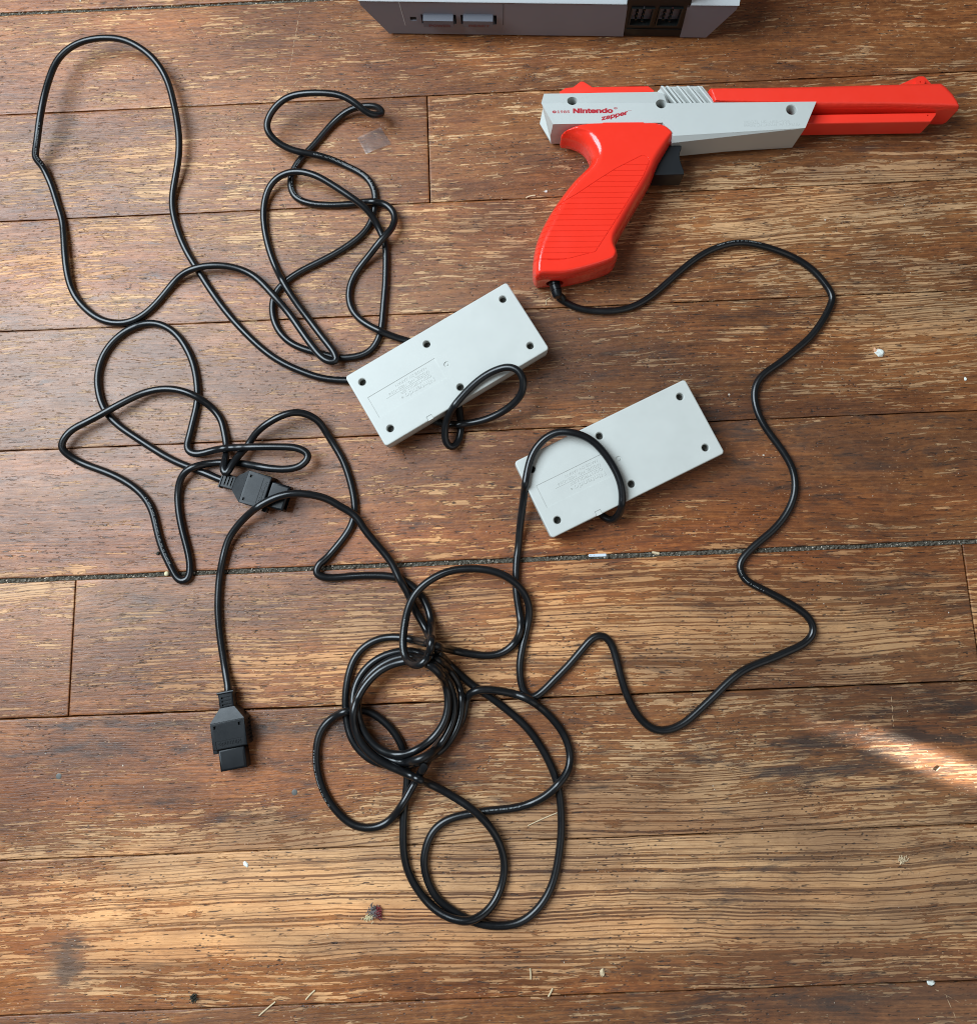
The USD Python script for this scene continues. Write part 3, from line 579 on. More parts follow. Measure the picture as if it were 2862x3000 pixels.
# print on the frame
def print_line(s, h, p0, p1, z, mat, bold=False, italic=0.0, depth=.06):
    a, b = gpx(np.array([p0, p1])[:, :2], z)[:, :2]; ang = math.atan2(*(b - a)[::-1])
    q = text(s, h, depth, bold, np.linalg.norm(b - a) - abs(italic) * h * .6, italic); return place(q, a[0], a[1], z, ang)
pr = [print_line('©1985', 1.9, Z1((255, 414))[0], Z1((445, 412))[0], 30.01, None, 2), print_line('Nintendo', 3.6, Z1((482, 412))[0], Z1((922, 408))[0], 30.01, None, 6),
      print_line('®', 1.9, Z1((930, 378))[0], Z1((970, 377))[0], 30.01, None), print_line('zapper', 3.2, Z1((795, 492))[0], Z1((1090, 425))[0], 30.01, None, 5, .28), print_line('™', 1.0, Z1((1085, 402))[0], Z1((1122, 398))[0], 30.01, None)]
gput('printed_name', trimesh.util.concatenate(pr), M['ink'], gun, smooth=False)
mo = [print_line('MODEL NO. NES-005', 1.9, Z2((1045, 527))[0], Z2((1545, 517))[0], 29.95, None, False, 0, .14), print_line('MADE IN JAPAN  PAT.PEND.', 1.9, Z2((1045, 562))[0], Z2((1670, 548))[0], 29.95, None, False, 0, .14)]
gput('moulded_lettering', trimesh.util.concatenate(mo), M['grey'], gun, smooth=False)

# ------------------------------------------------------------------ game console, its front at the top of the picture
con = thing('game_console', 'grey two-tone game console with power and reset buttons, cut off by the top edge', 'game console')
fa, fb = px((1139.5, 96), 2.5)[0], px((2068, 108.7), 2.5)[0]
ang = math.atan2(fb[1] - fa[1], fb[0] - fa[0]); xd = np.array([math.cos(ang), math.sin(ang), 0]); yd = np.array([-math.sin(ang), math.cos(ang), 0])
mid0 = (fa + fb) / 2; mid0[2] = 0; wb = np.linalg.norm((fb - fa)[:2]); ZS = 43.0
nF = np.array([-yd[0], -yd[1], 0.0]); nF /= np.linalg.norm(nF)          # lower front leans out a little towards the top
def lc(x, y, z): return mid0 + x * xd + y * yd + np.array([0, 0, z])
def front(p):    # photo pixels -> console coordinates on the lower front face
    q = plane_hit(p, lc(0, 0, 2.5), nF) - mid0; return np.c_[q @ xd, q @ yd, q[:, 2]]
FY = lambda z: 0.0 * z                               # y of the lower front at height z
tl, trr = front([(1052, 1)])[0], front([(2161, 18)])[0]
wt = (trr[0] - tl[0]); xo = (trr[0] + tl[0]) / 2
DEP = 200.0
def cbox(x0, x1, y0, y1, z0, z1, r=0.5):
    return trimesh.Trimesh(*(lambda m: (m.vertices @ np.array([xd, yd, [0, 0, 1]]) + mid0, m.faces))(prism([(x0, y0), (x1, y0), (x1, y1), (x0, y1)], z0, z1, r, r, 2)), process=False)
def cmesh(tm):
    if not isinstance(tm, trimesh.Trimesh):
        m = tm.to_mesh(); tm = trimesh.Trimesh(np.array(m.vert_properties[:, :3]), np.array(m.tri_verts), process=False)
    return trimesh.Trimesh(np.asarray(tm.vertices) @ np.array([xd, yd, [0, 0, 1]]) + mid0, tm.faces, process=False)
def ring4(hw, xo, y0, y1, z): return np.array([(xo - hw, y0, z), (xo + hw, y0, z), (xo + hw, y1, z), (xo - hw, y1, z)])
zk = 30.0; wk = np.interp(zk, [2.5, ZS], [wb, wt])
lower = man(loft([ring4(wb / 2, 0, FY(2.5), DEP - 12, 2.5), ring4(wt / 2 * 1.0, xo, FY(38), DEP, 38.0), ring4(wt / 2, xo, FY(ZS - .7), DEP, ZS - .7)]))
bayp = front(rg(1700, 0, 600/1876, [(392, 335), (912, 342), (985, 45), (425, 33)])); b0, b1, b2, b3 = bayp
bay = man(loft([np.array([(b0[0], -12, 0), (b1[0], -12, 0), (b1[0], 4, 0), (b0[0], 4, 0)]), np.array([(b3[0], -12, 60), (b2[0] + (b2[0]-b1[0]) * .5, -12, 60), (b2[0] + (b2[0]-b1[0]) * .5, 4, 60), (b3[0], 4, 60)])]))
NB = lambda p: front(rg(1000, 0, 600/1876, p))
holes = [NB([(726, 128), (1056, 215)]), NB([(1090, 133), (1422, 222)])]
for h in holes:
    lower -= man(bx(h[0, 0], -8, h[1, 2], h[1, 0], 7, h[0, 2]))
led = NB([(626, 150), (690, 186)]); lower -= man(bx(led[0, 0], -8, led[1, 2], led[1, 0], 3, led[0, 2]))
lower -= bay
lowp = put('lower_body', cmesh(lower), M['nesdark'], con, smooth=20)
upper = man(loft([ring4(wt / 2 + .6, xo, FY(ZS) - .6, DEP, ZS + .4), ring4(wt / 2 + .6, xo, FY(ZS) - .2, DEP, ZS + 1.2), ring4(wt / 2 + .2, xo, FY(ZS) + 22, DEP, 66), ring4(wt / 2 - 2, xo, FY(ZS) + 28, DEP - 2, 88)]))
upper -= man(bx(b3[0], -30, 0, b2[0] + 2, 6, 100))
put('upper_body', cmesh(upper), M['neslight'], con, smooth=20)
put('body_groove', cmesh(loft([ring4(wt / 2 - .5, xo, FY(ZS) + .3, DEP - 1, ZS - .72), ring4(wt / 2 - .5, xo, FY(ZS) + .3, DEP - 1, ZS + .42)])), M['hole'], con)
# black socket bay
bayplate = man(loft([np.array([(b0[0] + .3, .5, 2.6), (b1[0] - .3, .5, 2.6), (b1[0] - .3, 8, 2.6), (b0[0] + .3, 8, 2.6)]), np.array([(b3[0] + .3, 0, 40), (b2[0] + 1.4, 0, 40), (b2[0] + 1.4, 8, 40), (b3[0] + .3, 8, 40)]), np.array([(b3[0] + .3, 0, 70), (b2[0] + 1.4, 0, 70), (b2[0] + 1.4, 8, 70), (b3[0] + .3, 8, 70)])]))
ports = front(rg(1700, 0, 600/1876, [(470, 60), (645, 228), (725, 60), (897, 230)]))
for a, b in ((ports[0], ports[1]), (ports[2], ports[3])):
    bayplate -= man(bx(a[0], -8, b[2], b[0], 6, a[2]))
bp = put('socket_panel', cmesh(bayplate), M['black'], con, smooth=20)
for a, b in ((ports[0], ports[1]), (ports[2], ports[3])):
    cx_, cz_ = (a[0] + b[0]) / 2, (a[2] + b[2]) / 2; w_, h_ = b[0] - a[0], a[2] - b[2]
    rim = man(bx(a[0] + .2, -1.2, b[2] + .2, b[0] - .2, 5, a[2] - .2)) - man(bx(a[0] + 1.0, -3, b[2] + 1.6, b[0] - 1.2, 9, a[2] - .6))
    put('socket_rim', cmesh(rim), M['teal'], con)
    for i in range(7):
        pxx = cx_ + (-w_ * .2 if i < 3 else w_ * .08) ; pz = cz_ + (i - 1 if i < 3 else i - 4.5) * h_ * .2
        put('socket_pin', cmesh(bx(pxx - .7, 0.2, pz - .7, pxx + .7, 5.8, pz + .7)), M['teal'], con, smooth=False)
zl = front(rg(1700, 0, 600/1876, [(650, 265)]))[0][2]
put('panel_line', cmesh(bx(b0[0] + 1.0, FY(zl) - .15, zl - .2, b1[0] - 1.0, 2, zl + .2)), M['teal'], con)
for s, p in (('1', (578, 55)), ('2', (838, 60))):
    q = front(rg(1700, 0, 600/1876, [p]))[0]; g = text(s, 2.0, .15, True); g.vertices = np.c_[g.vertices[:, 0] + q[0], q[1] - .8 - g.vertices[:, 2], g.vertices[:, 1] + q[2] - 1]
    put('socket_number', cmesh(g), M['inkdark'] if s == '2' else M['button'], con, smooth=False)
for (h, word, pts) in ((holes[0], 'POWER', [(742, 137), (1022, 190), (1025, 250)]), (holes[1], 'RESET', [(1109, 143), (1387, 193), (1387, 250)])):
    q = NB(pts); x0, x1 = q[0, 0], q[1, 0]; zt, zm, zb_ = q[0, 2], q[1, 2], q[2, 2]
    # protruding key: bevelled upper side, plain front
    yb = FY(zb_) - .35; yo = yb - 4.6; zt2 = zt - 1.5; zf = zb_
    prof = np.array([(7.0, zf), (yo + 4.0, zf), (yo, zf + 1.0), (yo, zf + 8.0), (yo + 3.2, zf + 10.0), (7.0, zf + 10.0)])
    # find heights so that the key's edges meet the photo: the front's upper edge and lower edge by view rays
    fr_n = np.array([-yd[0], -yd[1], 0.0]); hit = lambda p: plane_hit(rg(1000, 0, 600/1876, [p]), lc(0, yo, 0), fr_n)[0]
    zfu, zfl = hit(pts[1])[2], hit(pts[2])[2]; xl = (hit((pts[0][0] + 6, pts[1][1])) - mid0) @ xd; xr = (hit((pts[1][0], pts[1][1])) - mid0) @ xd
    prof = np.array([(6.5, zfl + .6), (yo + .6, zfl), (yo, zfl + .3), (yo, zfu), (yo + 3.8, zfu + 1.2), (6.5, zfu + 1.2)])
    key = trimesh.creation.extrude_polygon(Polygon(prof), xr - xl); vv = key.vertices.copy(); key.vertices = np.c_[xl + vv[:, 2], vv[:, 0], vv[:, 1]]; key.fix_normals()
    kp = put(word.lower() + '_button', cmesh(key), M['button'], con, smooth=15)
    g = text(word, (zfu - zfl) * .36, .06, 4, (xr - xl) * .72); g.vertices = np.c_[g.vertices[:, 0] + xl + (xr - xl) * .18, yo - .02 - g.vertices[:, 2], g.vertices[:, 1] + zfl + (zfu - zfl) * .12]; g.invert()
    put('button_word', cmesh(g), M['inkdark'], kp, smooth=False)
put('power_lamp', cmesh(bx(led[0, 0] + .2, FY(20) + 1.0, led[1, 2] + .2, led[1, 0] - .2, 3.5, led[0, 2] - .2)), M['hole'], con)
def hairline(pa, pb, w, mat, nm):
    A, B = NB([pa, pb]); d = .12
    q = loft([np.array([(A[0], A[1] - d, A[2]), (B[0], B[1] - d, B[2]), (B[0] + w, B[1] - d, B[2]), (A[0] + w, A[1] - d, A[2])])[:, [0, 2, 1]] , np.array([(A[0], A[1] + .6, A[2]), (B[0], B[1] + .6, B[2]), (B[0] + w, B[1] + .6, B[2]), (A[0] + w, A[1] + .6, A[2])])[:, [0, 2, 1]]])
    q.vertices = q.vertices[:, [0, 2, 1]]; put(nm, cmesh(q), mat, con, smooth=False)
hairline((524, 14), (585, 228), .45, M['neslight'], 'flap_edge'); hairline((1482, 34), (1480, 225), .3, M['hole'], 'flap_joint')
for sx in (-1, 1):
    for yy in (12, 170): put('foot', cmesh(cyl(sx * wb * .42, yy, 0, 2.6, 6)), M['hole'], con)

# ------------------------------------------------------------------ plugs
def plug_pose(p0, p1, z=7):
    a, b = px(np.array([p0, p1]), z); d = (b - a)[:2]; return a[0], a[1], math.atan2(d[1], d[0])
def plug(parent, pose):
    x, y, a = pose
    P = lambda tm: place(tm if isinstance(tm, trimesh.Trimesh) else trimesh.Trimesh(*(lambda m: (np.array(m.vert_properties[:, :3]), np.array(m.tri_verts)))(tm.to_mesh()), process=False), x, y, 0, a)
    body = man(prism([(16.5, -10.7), (32.5, -10.7), (32.5, 10.7), (16.5, 10.7)], .05, 14, .7, .7, 3))
    def sec(xx, hw, z0, z1): return [(xx, -hw, z0), (xx, hw, z0), (xx, hw, z1), (xx, -hw, z1)]
    hull = m3.Manifold.hull_points(np.array(sec(9, 4.6, 2.6, 10.6) + sec(16.6, 10.6, .3, 13.7), np.float32))
    body += hull
    body -= man(bx(18.4, -8.6, 12.4, 20.2, -6.8, 15)); body -= man(bx(18.4, 6.6, 12.4, 20.2, 8.4, 15))
    body -= man(bx(27.4, -8.4, 13.65, 31.4, 8.4, 15))
    for i in range(6): body -= man(bx(18 + i * 2.2, -11, 3, 18.9 + i * 2.2, -10.35, 11)); body -= man(bx(18 + i * 2.2, 10.35, 3, 18.9 + i * 2.2, 11, 11))
    root = put('plug', P(body), M['black'], parent, smooth=25)
    boot = man(prism([(0, -4.6), (9.3, -4.6), (9.3, 4.6), (0, 4.6)], 2.6, 10.8, .8, .8, 3)) + man(prism([(-.6, -5.3), (1.0, -5.3), (1.0, 5.3), (-.6, 5.3)], 2.0, 11.2, .6, .6, 2))
    for i in range(3): boot -= man(bx(2.6 + i * 2.1, -2.7, 9.6, 3.7 + i * 2.1, 3.2, 12))
    put('boot', P(boot), M['black'], root, smooth=25)
    co = man(prism([(32.4, -8.2), (45.5, -8.2), (45.5, 8.2), (32.4, 8.2)], 1.6, 12.4, 1.6, 1.6, 4)) - man(bx(36, -6.8, 3, 47, 6.8, 11.0))
    put('socket_shroud', P(co), M['black'], root, smooth=25)
    put('latch', P(prism([(31.6, -12.0), (35.0, -12.0), (35.0, -9.0), (31.6, -9.0)], 4, 9.5, .4)), M['black'], root)
    t = text('Nintendo', 2.3, .36, 3, 14.0); t = place(t, 0, 0, 0, -math.pi / 2); t.apply_translation((28.4, 7.0, 13.64)); put('moulded_word', P(t), M['black'], root, smooth=False)
    return root
PA = plug_pose(rg(550, 1250, .26652, [(385, 585)])[0], rg(550, 1250, .26652, [(1120, 805)])[0])
PB = plug_pose(rg(550, 1950, .17804, [(640, 430)])[0], rg(550, 1950, .17804, [(790, 1650)])[0])

# ------------------------------------------------------------------ cables: read as (x, y[, height hint mm]) in crops of the photo
kA = 1200 / 1876; k3 = 700 / 1876; kB = 1431 / 1876; kP = 500 / 1876; kC = 850 / 1453; kG = 1362 / 1876
A_ = lambda p: rg(0, 0, kA, p); R3 = lambda p: rg(950, 780, k3, p); R4 = lambda p: rg(1450, 1070, k3, p); R2b = lambda p: rg(0, 600, kB, p); R3b = lambda p: rg(0, 1300, kB, p)
R4b = lambda p: rg(0, 1900, kB, p); R7b = lambda p: rg(1431, 1600, kB, p); R8b = lambda p: rg(1431, 800, kB, p); PL = lambda p: rg(550, 1250, kP, p); CO = lambda p: rg(900, 1600, kC, p); GU = lambda p: rg(1500, 200, kG, p)
cable1 = (R3([(828, 1178, 6), (848, 1206, 5.5), (900, 1228, 4), (1000, 1243, 4), (1120, 1234, 6), (1250, 1207, 9), (1380, 1152, 14), (1480, 1082, 20), (1545, 1000, 26), (1562, 905, 30), (1530, 828, 31), (1460, 793, 30), (1380, 803, 28), (1280, 848, 26), (1180, 922, 25), (1090, 1012, 24), (1010, 1112, 22), (962, 1210, 16), (946, 1310, 12), (962, 1388, 9), (998, 1416, 6), (1034, 1398, 4), (1062, 1340, 2), (1072, 1250, 2), (1066, 1165, 2), (1040, 1050, 2), (900, 850, 2), (760, 680, 2)])
    + A_([(1890, 1572), (1830, 1550, 3), (1740, 1515, 7), (1660, 1470, 5), (1610, 1410), (1600, 1330), (1630, 1250), (1690, 1170, 6), (1750, 1095, 11), (1796, 1040, 9), (1806, 985, 7), (1772, 940, 6), (1700, 922, 5), (1620, 932), (1520, 938), (1420, 930), (1355, 900), (1332, 850), (1340, 790, 2), (1380, 725, 2), (1440, 660), (1500, 590), (1560, 530, 4), (1620, 495, 7), (1690, 484, 10), (1735, 494, 13), (1748, 515, 16), (1712, 524, 19), (1670, 505, 22), (1620, 466, 24), (1560, 436, 25), (1490, 425, 25), (1410, 425, 24), (1330, 440, 22), (1270, 480, 20), (1230, 540, 18), (1225, 590, 16), (1260, 640, 13), (1340, 685, 10), (1430, 705, 8), (1520, 730, 4), (1600, 765), (1670, 805), (1710, 860), (1718, 930, 2), (1705, 1000), (1670, 1060), (1600, 1120), (1500, 1180), (1400, 1230), (1320, 1280, 2), (1265, 1340, 2), (1248, 1410), (1265, 1490), (1320, 1560), (1400, 1600, 2), (1480, 1622, 2), (1550, 1637, 2), (1640, 1630), (1700, 1600), (1740, 1530, 2), (1755, 1420), (1765, 1300), (1768, 1200), (1762, 1110, 3), (1738, 1050, 4), (1690, 970, 9), (1610, 903, 12), (1530, 850, 13), (1450, 805, 14), (1370, 785, 13), (1300, 797, 10), (1245, 840, 7), (1215, 910, 4), (1208, 1000), (1225, 1110), (1260, 1215), (1310, 1312, 7), (1370, 1402, 5), (1430, 1482, 4), (1490, 1560, 6), (1532, 1618, 8), (1538, 1650, 9), (1502, 1652, 9), (1440, 1597, 8), (1380, 1515, 7), (1320, 1430, 6), (1260, 1360, 8), (1200, 1295, 6), (1140, 1250, 6), (1060, 1222, 7), (980, 1215, 8), (900, 1226, 8), (830, 1260, 5), (770, 1325), (710, 1395), (640, 1452), (560, 1478), (470, 1465), (400, 1420), (345, 1355), (315, 1280, 4), (300, 1190, 5), (293, 1090, 4), (285, 1010), (265, 940), (240, 860), (210, 790, 4), (187, 752, 6), (165, 722, 8), (163, 690, 10), (170, 640, 13), (180, 560, 16), (200, 450, 17), (225, 360, 16), (260, 280, 15), (310, 225, 15), (380, 188, 15), (470, 172, 15), (560, 180, 14), (630, 210, 13), (690, 255, 12), (735, 310, 11), (770, 380, 10), (795, 470, 10), (812, 560, 10), (820, 660, 9), (812, 760, 7), (795, 860, 4), (790, 940), (810, 1040), (850, 1140), (900, 1225, 2), (960, 1320), (1040, 1430), (1140, 1540), (1260, 1640), (1380, 1700), (1480, 1732), (1575, 1742), (1660, 1740), (1740, 1715)]))
zc = GU([(174, 897, 10), (186, 912, 8), (205, 928, 5)])
cableZ = (zc + R8b([(268, 92, 4), (305, 117), (360, 138), (430, 146), (510, 140), (580, 116), (640, 76), (690, 33)]) + GU([(690, 808), (760, 756, 4), (830, 722, 5), (910, 704, 6), (990, 712, 6), (1070, 735, 5), (1150, 770), (1220, 820), (1262, 868)])
    + R8b([(1319, 90), (1312, 125), (1290, 170), (1240, 240), (1180, 295), (1110, 350), (1050, 395), (1025, 440), (1023, 490), (1045, 560), (1090, 630), (1140, 700), (1172, 770), (1174, 850), (1140, 930), (1090, 990), (1040, 1032)])
    + R7b([(975, 50), (966, 85), (985, 125), (1040, 160), (1110, 195), (1180, 235), (1232, 280), (1246, 328), (1217, 370), (1150, 405), (1080, 435), (1000, 467), (930, 515), (870, 573), (810, 630), (750, 680), (690, 706), (640, 704), (590, 670), (550, 612), (520, 540), (495, 450), (475, 385), (450, 352), (415, 347), (370, 385), (310, 455), (250, 517), (200, 565), (165, 580), (137, 557), (122, 500), (122, 440), (135, 370), (149, 310)])
    + CO([(1113, 330, 4), (1088, 240, 6), (1000, 155, 9), (900, 120, 10), (800, 114, 10), (700, 130, 10), (610, 175, 10), (545, 235, 10), (507, 310, 12), (487, 400, 16), (480, 490, 19), (498, 565, 21), (545, 597, 21), (592, 572, 20), (617, 510, 12), (624, 420, 5), (610, 330, 3), (572, 250, 2), (515, 192, 2), (440, 157, 2), (350, 148), (250, 150), (150, 158, 3), (80, 155, 4), (48, 132, 5), (62, 90, 5)])
    + PL([(1500, 1468, 4), (1600, 1362), (1700, 1240), (1790, 1100, 2), (1832, 960, 2), (1832, 820), (1800, 650), (1750, 480), (1680, 320)]) + [(956, 1267, 4), (931, 1233, 8), (885, 1210, 12), (839, 1213, 14), (786, 1239, 13), (748, 1272, 9)]
    + PL([(660, 205, 5), (560, 320, 9), (480, 432, 13), (420, 508, 15), (396, 480, 15), (402, 400, 12), (422, 300, 6), (422, 180, 3), (402, 60, 3)]) + R2b([(850, 830), (820, 786), (770, 746, 7), (710, 718, 8), (640, 707, 7), (560, 720, 6), (480, 755, 8), (400, 798, 9), (330, 835, 8), (270, 870, 8), (240, 912, 7)])
    + R3b([(240, 18, 6), (270, 48, 4), (330, 80), (410, 110), (490, 150), (550, 200), (585, 260), (603, 330), (627, 410), (660, 480), (692, 524), (718, 520), (730, 470), (716, 390), (696, 310), (684, 220), (690, 150, 4), (715, 106, 7), (770, 82, 5), (850, 72, 4), (930, 76, 5), (1020, 92, 12), (1100, 97, 12), (1160, 80, 12), (1182, 45, 12), (1150, 20, 12), (1080, 12, 12), (990, 12, 12), (900, 15, 9), (820, 25, 7), (750, 38, 5), (722, 20, 4)])
    + R2b([(727, 890), (742, 830), (757, 760, 2), (757, 690, 2), (742, 610), (710, 540), (665, 486), (600, 456), (530, 463), (460, 502), (405, 565), (378, 640), (378, 710), (405, 790, 2), (460, 850), (520, 892)]) + R3b([(640, 50), (720, 87, 2), (800, 118, 4), (838, 134, 6.5)]) + PL([(450, 606, 6.7)]))
cable2 = (R4([(835, 1170, 6), (868, 1200, 6), (920, 1212, 7.5), (970, 1172, 14), (997, 1090, 21), (996, 980, 24), (970, 880, 25), (920, 780, 25), (850, 680, 26), (770, 600, 27), (680, 550, 28), (590, 527, 28), (510, 524, 27), (430, 552, 26), (360, 607, 25), (300, 690, 24), (262, 800, 23), (240, 920, 20), (225, 1040, 14), (207, 1180, 9), (192, 1320, 5), (181, 1450)])
    + CO([(1050, 60), (1046, 140), (1047, 220, 2), (1057, 300, 2), (1068, 380, 2), (1062, 440), (1025, 500), (960, 540), (880, 548), (790, 535), (700, 515), (620, 492, 7), (540, 472, 6), (460, 458, 4), (380, 462), (310, 490), (250, 545), (215, 620), (198, 700), (192, 790), (200, 880), (222, 960, 3), (270, 1030, 3), (340, 1080, 3), (430, 1100, 3), (520, 1093, 3), (610, 1062, 3), (690, 1003, 3), (745, 920, 3), (772, 820, 4), (765, 720, 4), (725, 640, 4), (660, 575, 5), (580, 540, 5), (490, 527, 6), (400, 545, 6), (320, 590, 6), (262, 660, 6), (232, 750, 7), (235, 850, 7), (265, 940, 7), (320, 1010, 7), (400, 1062, 8), (480, 1082, 8), (570, 1065, 8), (650, 1010, 9), (705, 930, 9), (735, 830, 10), (725, 730, 10), (690, 650, 10), (630, 592, 10), (550, 560, 10), (460, 560, 10), (370, 600, 10), (300, 665, 10), (262, 745, 10), (253, 830, 10), (275, 910, 11), (325, 985, 11), (390, 1032, 11), (470, 1045, 11), (560, 1015, 12), (640, 950, 13), (690, 870, 14), (705, 780, 14), (690, 690, 14), (645, 622, 14), (570, 580, 14), (480, 580, 14), (390, 610, 14), (310, 675, 14), (255, 760, 14), (232, 850, 14), (252, 950, 14), (310, 1035, 14), (390, 1092, 13), (480, 1132, 12), (560, 1170, 10), (640, 1205, 7), (740, 1260, 7), (830, 1322, 8), (910, 1402, 7), (963, 1490, 5), (987, 1590), (976, 1690), (932, 1790, 4), (870, 1852, 6), (800, 1878, 7), (710, 1860, 6), (630, 1810, 4), (560, 1730), (510, 1640), (485, 1540), (481, 1420), (487, 1310, 2), (499, 1200, 2), (500, 1110, 2), (480, 1020, 2), (440, 940, 2), (380, 875, 2), (310, 832, 2), (240, 822, 2), (165, 840, 3), (95, 890, 3), (57, 960), (46, 1060), (60, 1160), (100, 1260), (160, 1340), (230, 1395), (310, 1412), (390, 1390), (460, 1320, 4), (520, 1220, 5), (572, 1130, 4), (610, 1065, 2), (650, 1000, 2), (705, 950, 2), (765, 890, 2), (790, 815, 2), (805, 755, 3), (845, 726, 6), (930, 722, 7), (1010, 735, 5), (1090, 760), (1170, 810), (1240, 880), (1292, 960), (1316, 1050), (1302, 1130, 5), (1250, 1202, 7), (1180, 1260, 5), (1090, 1300), (1000, 1318), (900, 1328, 2), (800, 1345, 2), (710, 1370), (640, 1420), (602, 1490), (586, 1580), (602, 1670), (650, 1760), (720, 1820, 2), (800, 1868, 2), (880, 1895, 2), (960, 1903), (1050, 1890), (1120, 1850), (1190, 1770), (1235, 1670), (1260, 1550), (1272, 1430), (1270, 1310, 2), (1255, 1200, 2), (1215, 1090), (1160, 990), (1090, 900), (1000, 820), (900, 745, 2), (820, 690, 2), (740, 620, 2), (680, 560, 3), (630, 490, 4), (585, 400, 4), (540, 320, 4), (500, 230, 5), (460, 160, 7), (420, 80, 7)])
    + PL([(1960, 1150, 8), (1880, 1030, 9), (1800, 950, 9), (1680, 878, 10), (1540, 800, 13), (1400, 757, 16), (1250, 737, 17), (1120, 740, 18), (1000, 767, 18), (880, 817, 17), (760, 890, 14), (640, 990, 10), (540, 1100, 7), (460, 1220, 5), (412, 1350, 4), (377, 1500, 4), (352, 1650)]) + R3b([(838, 600), (840, 680), (850, 770)]) + R4b([(862, 60), (870, 110, 4), (876, 150, 6.5)]) + rg(550, 1950, .17804, [(655, 505, 6.7)]))
R = 2.45
def resample(pts):
    p = np.array([(q[0], q[1], q[2] if len(q) > 2 else 2.0) for q in pts], float)
    d = np.r_[0, np.cumsum(np.maximum(np.linalg.norm(np.diff(p[:, :2], axis=0), axis=1), 1e-3) ** 0.6)]
    cs = CubicSpline(d, p[:, :2]); hz = PchipInterpolator(d, p[:, 2])
    t = np.linspace(0, d[-1], len(p) * 30); q = cs(t); s = np.r_[0, np.cumsum(np.linalg.norm(np.diff(q, axis=0), axis=1))]
    n = int(s[-1] / 6.5); ti = np.interp(np.linspace(0, s[-1], n), s, t)
    return cs(ti), np.maximum(hz(ti), R)
def ground(xy):
    """height of what lies under a cable"""
    g = np.zeros(len(xy))
    for ci, (x, y, z, a) in enumerate(POSE):
        q = (xy - (x, y)) @ np.array([[math.cos(a), -math.sin(a)], [math.sin(a), math.cos(a)]])
        ins = np.minimum(CL/2 + .4 - np.abs(q[:, 0]), CW/2 + .4 - np.abs(q[:, 1]))
        g = np.maximum(g, np.where(ins > 0, z, 0))
    for (x, y, a), h in ((PA, 14.3), (PB, 0)):
        q = (xy - (x, y)) @ np.array([[math.cos(a), -math.sin(a)], [math.sin(a), math.cos(a)]])
        g = np.maximum(g, np.where((q[:, 0] > 16) & (q[:, 0] < 33) & (np.abs(q[:, 1]) < 11.5), h, 0))
        g = np.maximum(g, np.where((q[:, 0] >= 33) & (q[:, 0] < 47) & (np.abs(q[:, 1]) < 9), h - 1.6, 0))
        g = np.maximum(g, np.where((q[:, 0] > 0.5) & (q[:, 0] <= 16) & (np.abs(q[:, 1]) < 5.5), h - 2.8, 0))
    return g
raw = [resample(c) for c in (cable1, cableZ, cable2)]
pix = np.vstack([r[0] for r in raw]); hint = np.concatenate([r[1] for r in raw]); cid = np.concatenate([np.full(len(r[0]), i) for i, r in enumerate(raw)]); arc = np.concatenate([np.arange(len(r[0])) for r in raw])
z = hint.copy()
free = np.zeros(len(z), bool)                       # the stretches that run beneath a controller or into a fitting keep their given height
for i in range(3):
    w = np.where(cid == i)[0]; free[w[:2]] = True; free[w[-4:]] = True
for it in range(260):
    if it % 20 == 0:
        P3 = px(pix, z); xy = P3[:, :2]
        pr_ = cKDTree(xy).query_pairs(2 * R + .1, output_type='ndarray')
        far = (cid[pr_[:, 0]] != cid[pr_[:, 1]]) | (np.abs(arc[pr_[:, 0]] - arc[pr_[:, 1]]) > 14)
        pr_ = pr_[far]; a_, b_ = pr_[:, 0], pr_[:, 1]
        key = hint + 1e-3 * np.arange(len(hint)) / len(hint)
        hi = np.where(key[a_] >= key[b_], a_, b_); lo = np.where(key[a_] >= key[b_], b_, a_)
        need = np.sqrt(np.maximum((2 * R) ** 2 - ((xy[hi] - xy[lo]) ** 2).sum(1), 0))
        g = ground(xy); under = (g > 12) & (hint < 8)
        floor_z = np.where(under, 0, g) + R
    for i in range(3):
        w = cid == i; zz = z[w]; s = zz.copy(); s[1:-1] = zz[1:-1] * .5 + (zz[:-2] + zz[2:]) * .25; z[w] = s
    z = z + 0.04 * (hint - z)
    z = np.maximum(z, floor_z)
    gap_ = need - (z[hi] - z[lo]); bad = gap_ > 0
    np.maximum.at(z, hi[bad], (z[lo] + need)[bad] - .02)
    z[free] = hint[free]
P3 = px(pix, z)
def tube(pts, r, sides=12):
    p = np.asarray(pts, float); t = np.gradient(p, axis=0); t /= np.linalg.norm(t, axis=1, keepdims=True)
    nrm = np.cross(t, [0, 0, 1.0]); nrm /= np.linalg.norm(nrm, axis=1, keepdims=True); b = np.cross(nrm, t)
    a = np.linspace(0, 2 * math.pi, sides, endpoint=False)
    v = p[:, None] + r * (np.cos(a)[None, :, None] * nrm[:, None] + np.sin(a)[None, :, None] * b[:, None])
    n = len(p); i = np.arange(n - 1)[:, None] * sides; j = np.arange(sides)[None]; jn = (j + 1) % sides
    A, B, C, D = (i + j).ravel(), (i + jn).ravel(), (i + sides + jn).ravel(), (i + sides + j).ravel()
    f = np.vstack([np.c_[A, B, C], np.c_[A, C, D]]); v = v.reshape(-1, 3)
    caps = [(0, k + 1, k) for k in range(1, sides - 1)] + [((n-1)*sides, (n-1)*sides + k, (n-1)*sides + k + 1) for k in range(1, sides - 1)]
    m = trimesh.Trimesh(v, np.vstack([f, caps]), process=False)
    if m.volume < 0: m.invert()
    return m
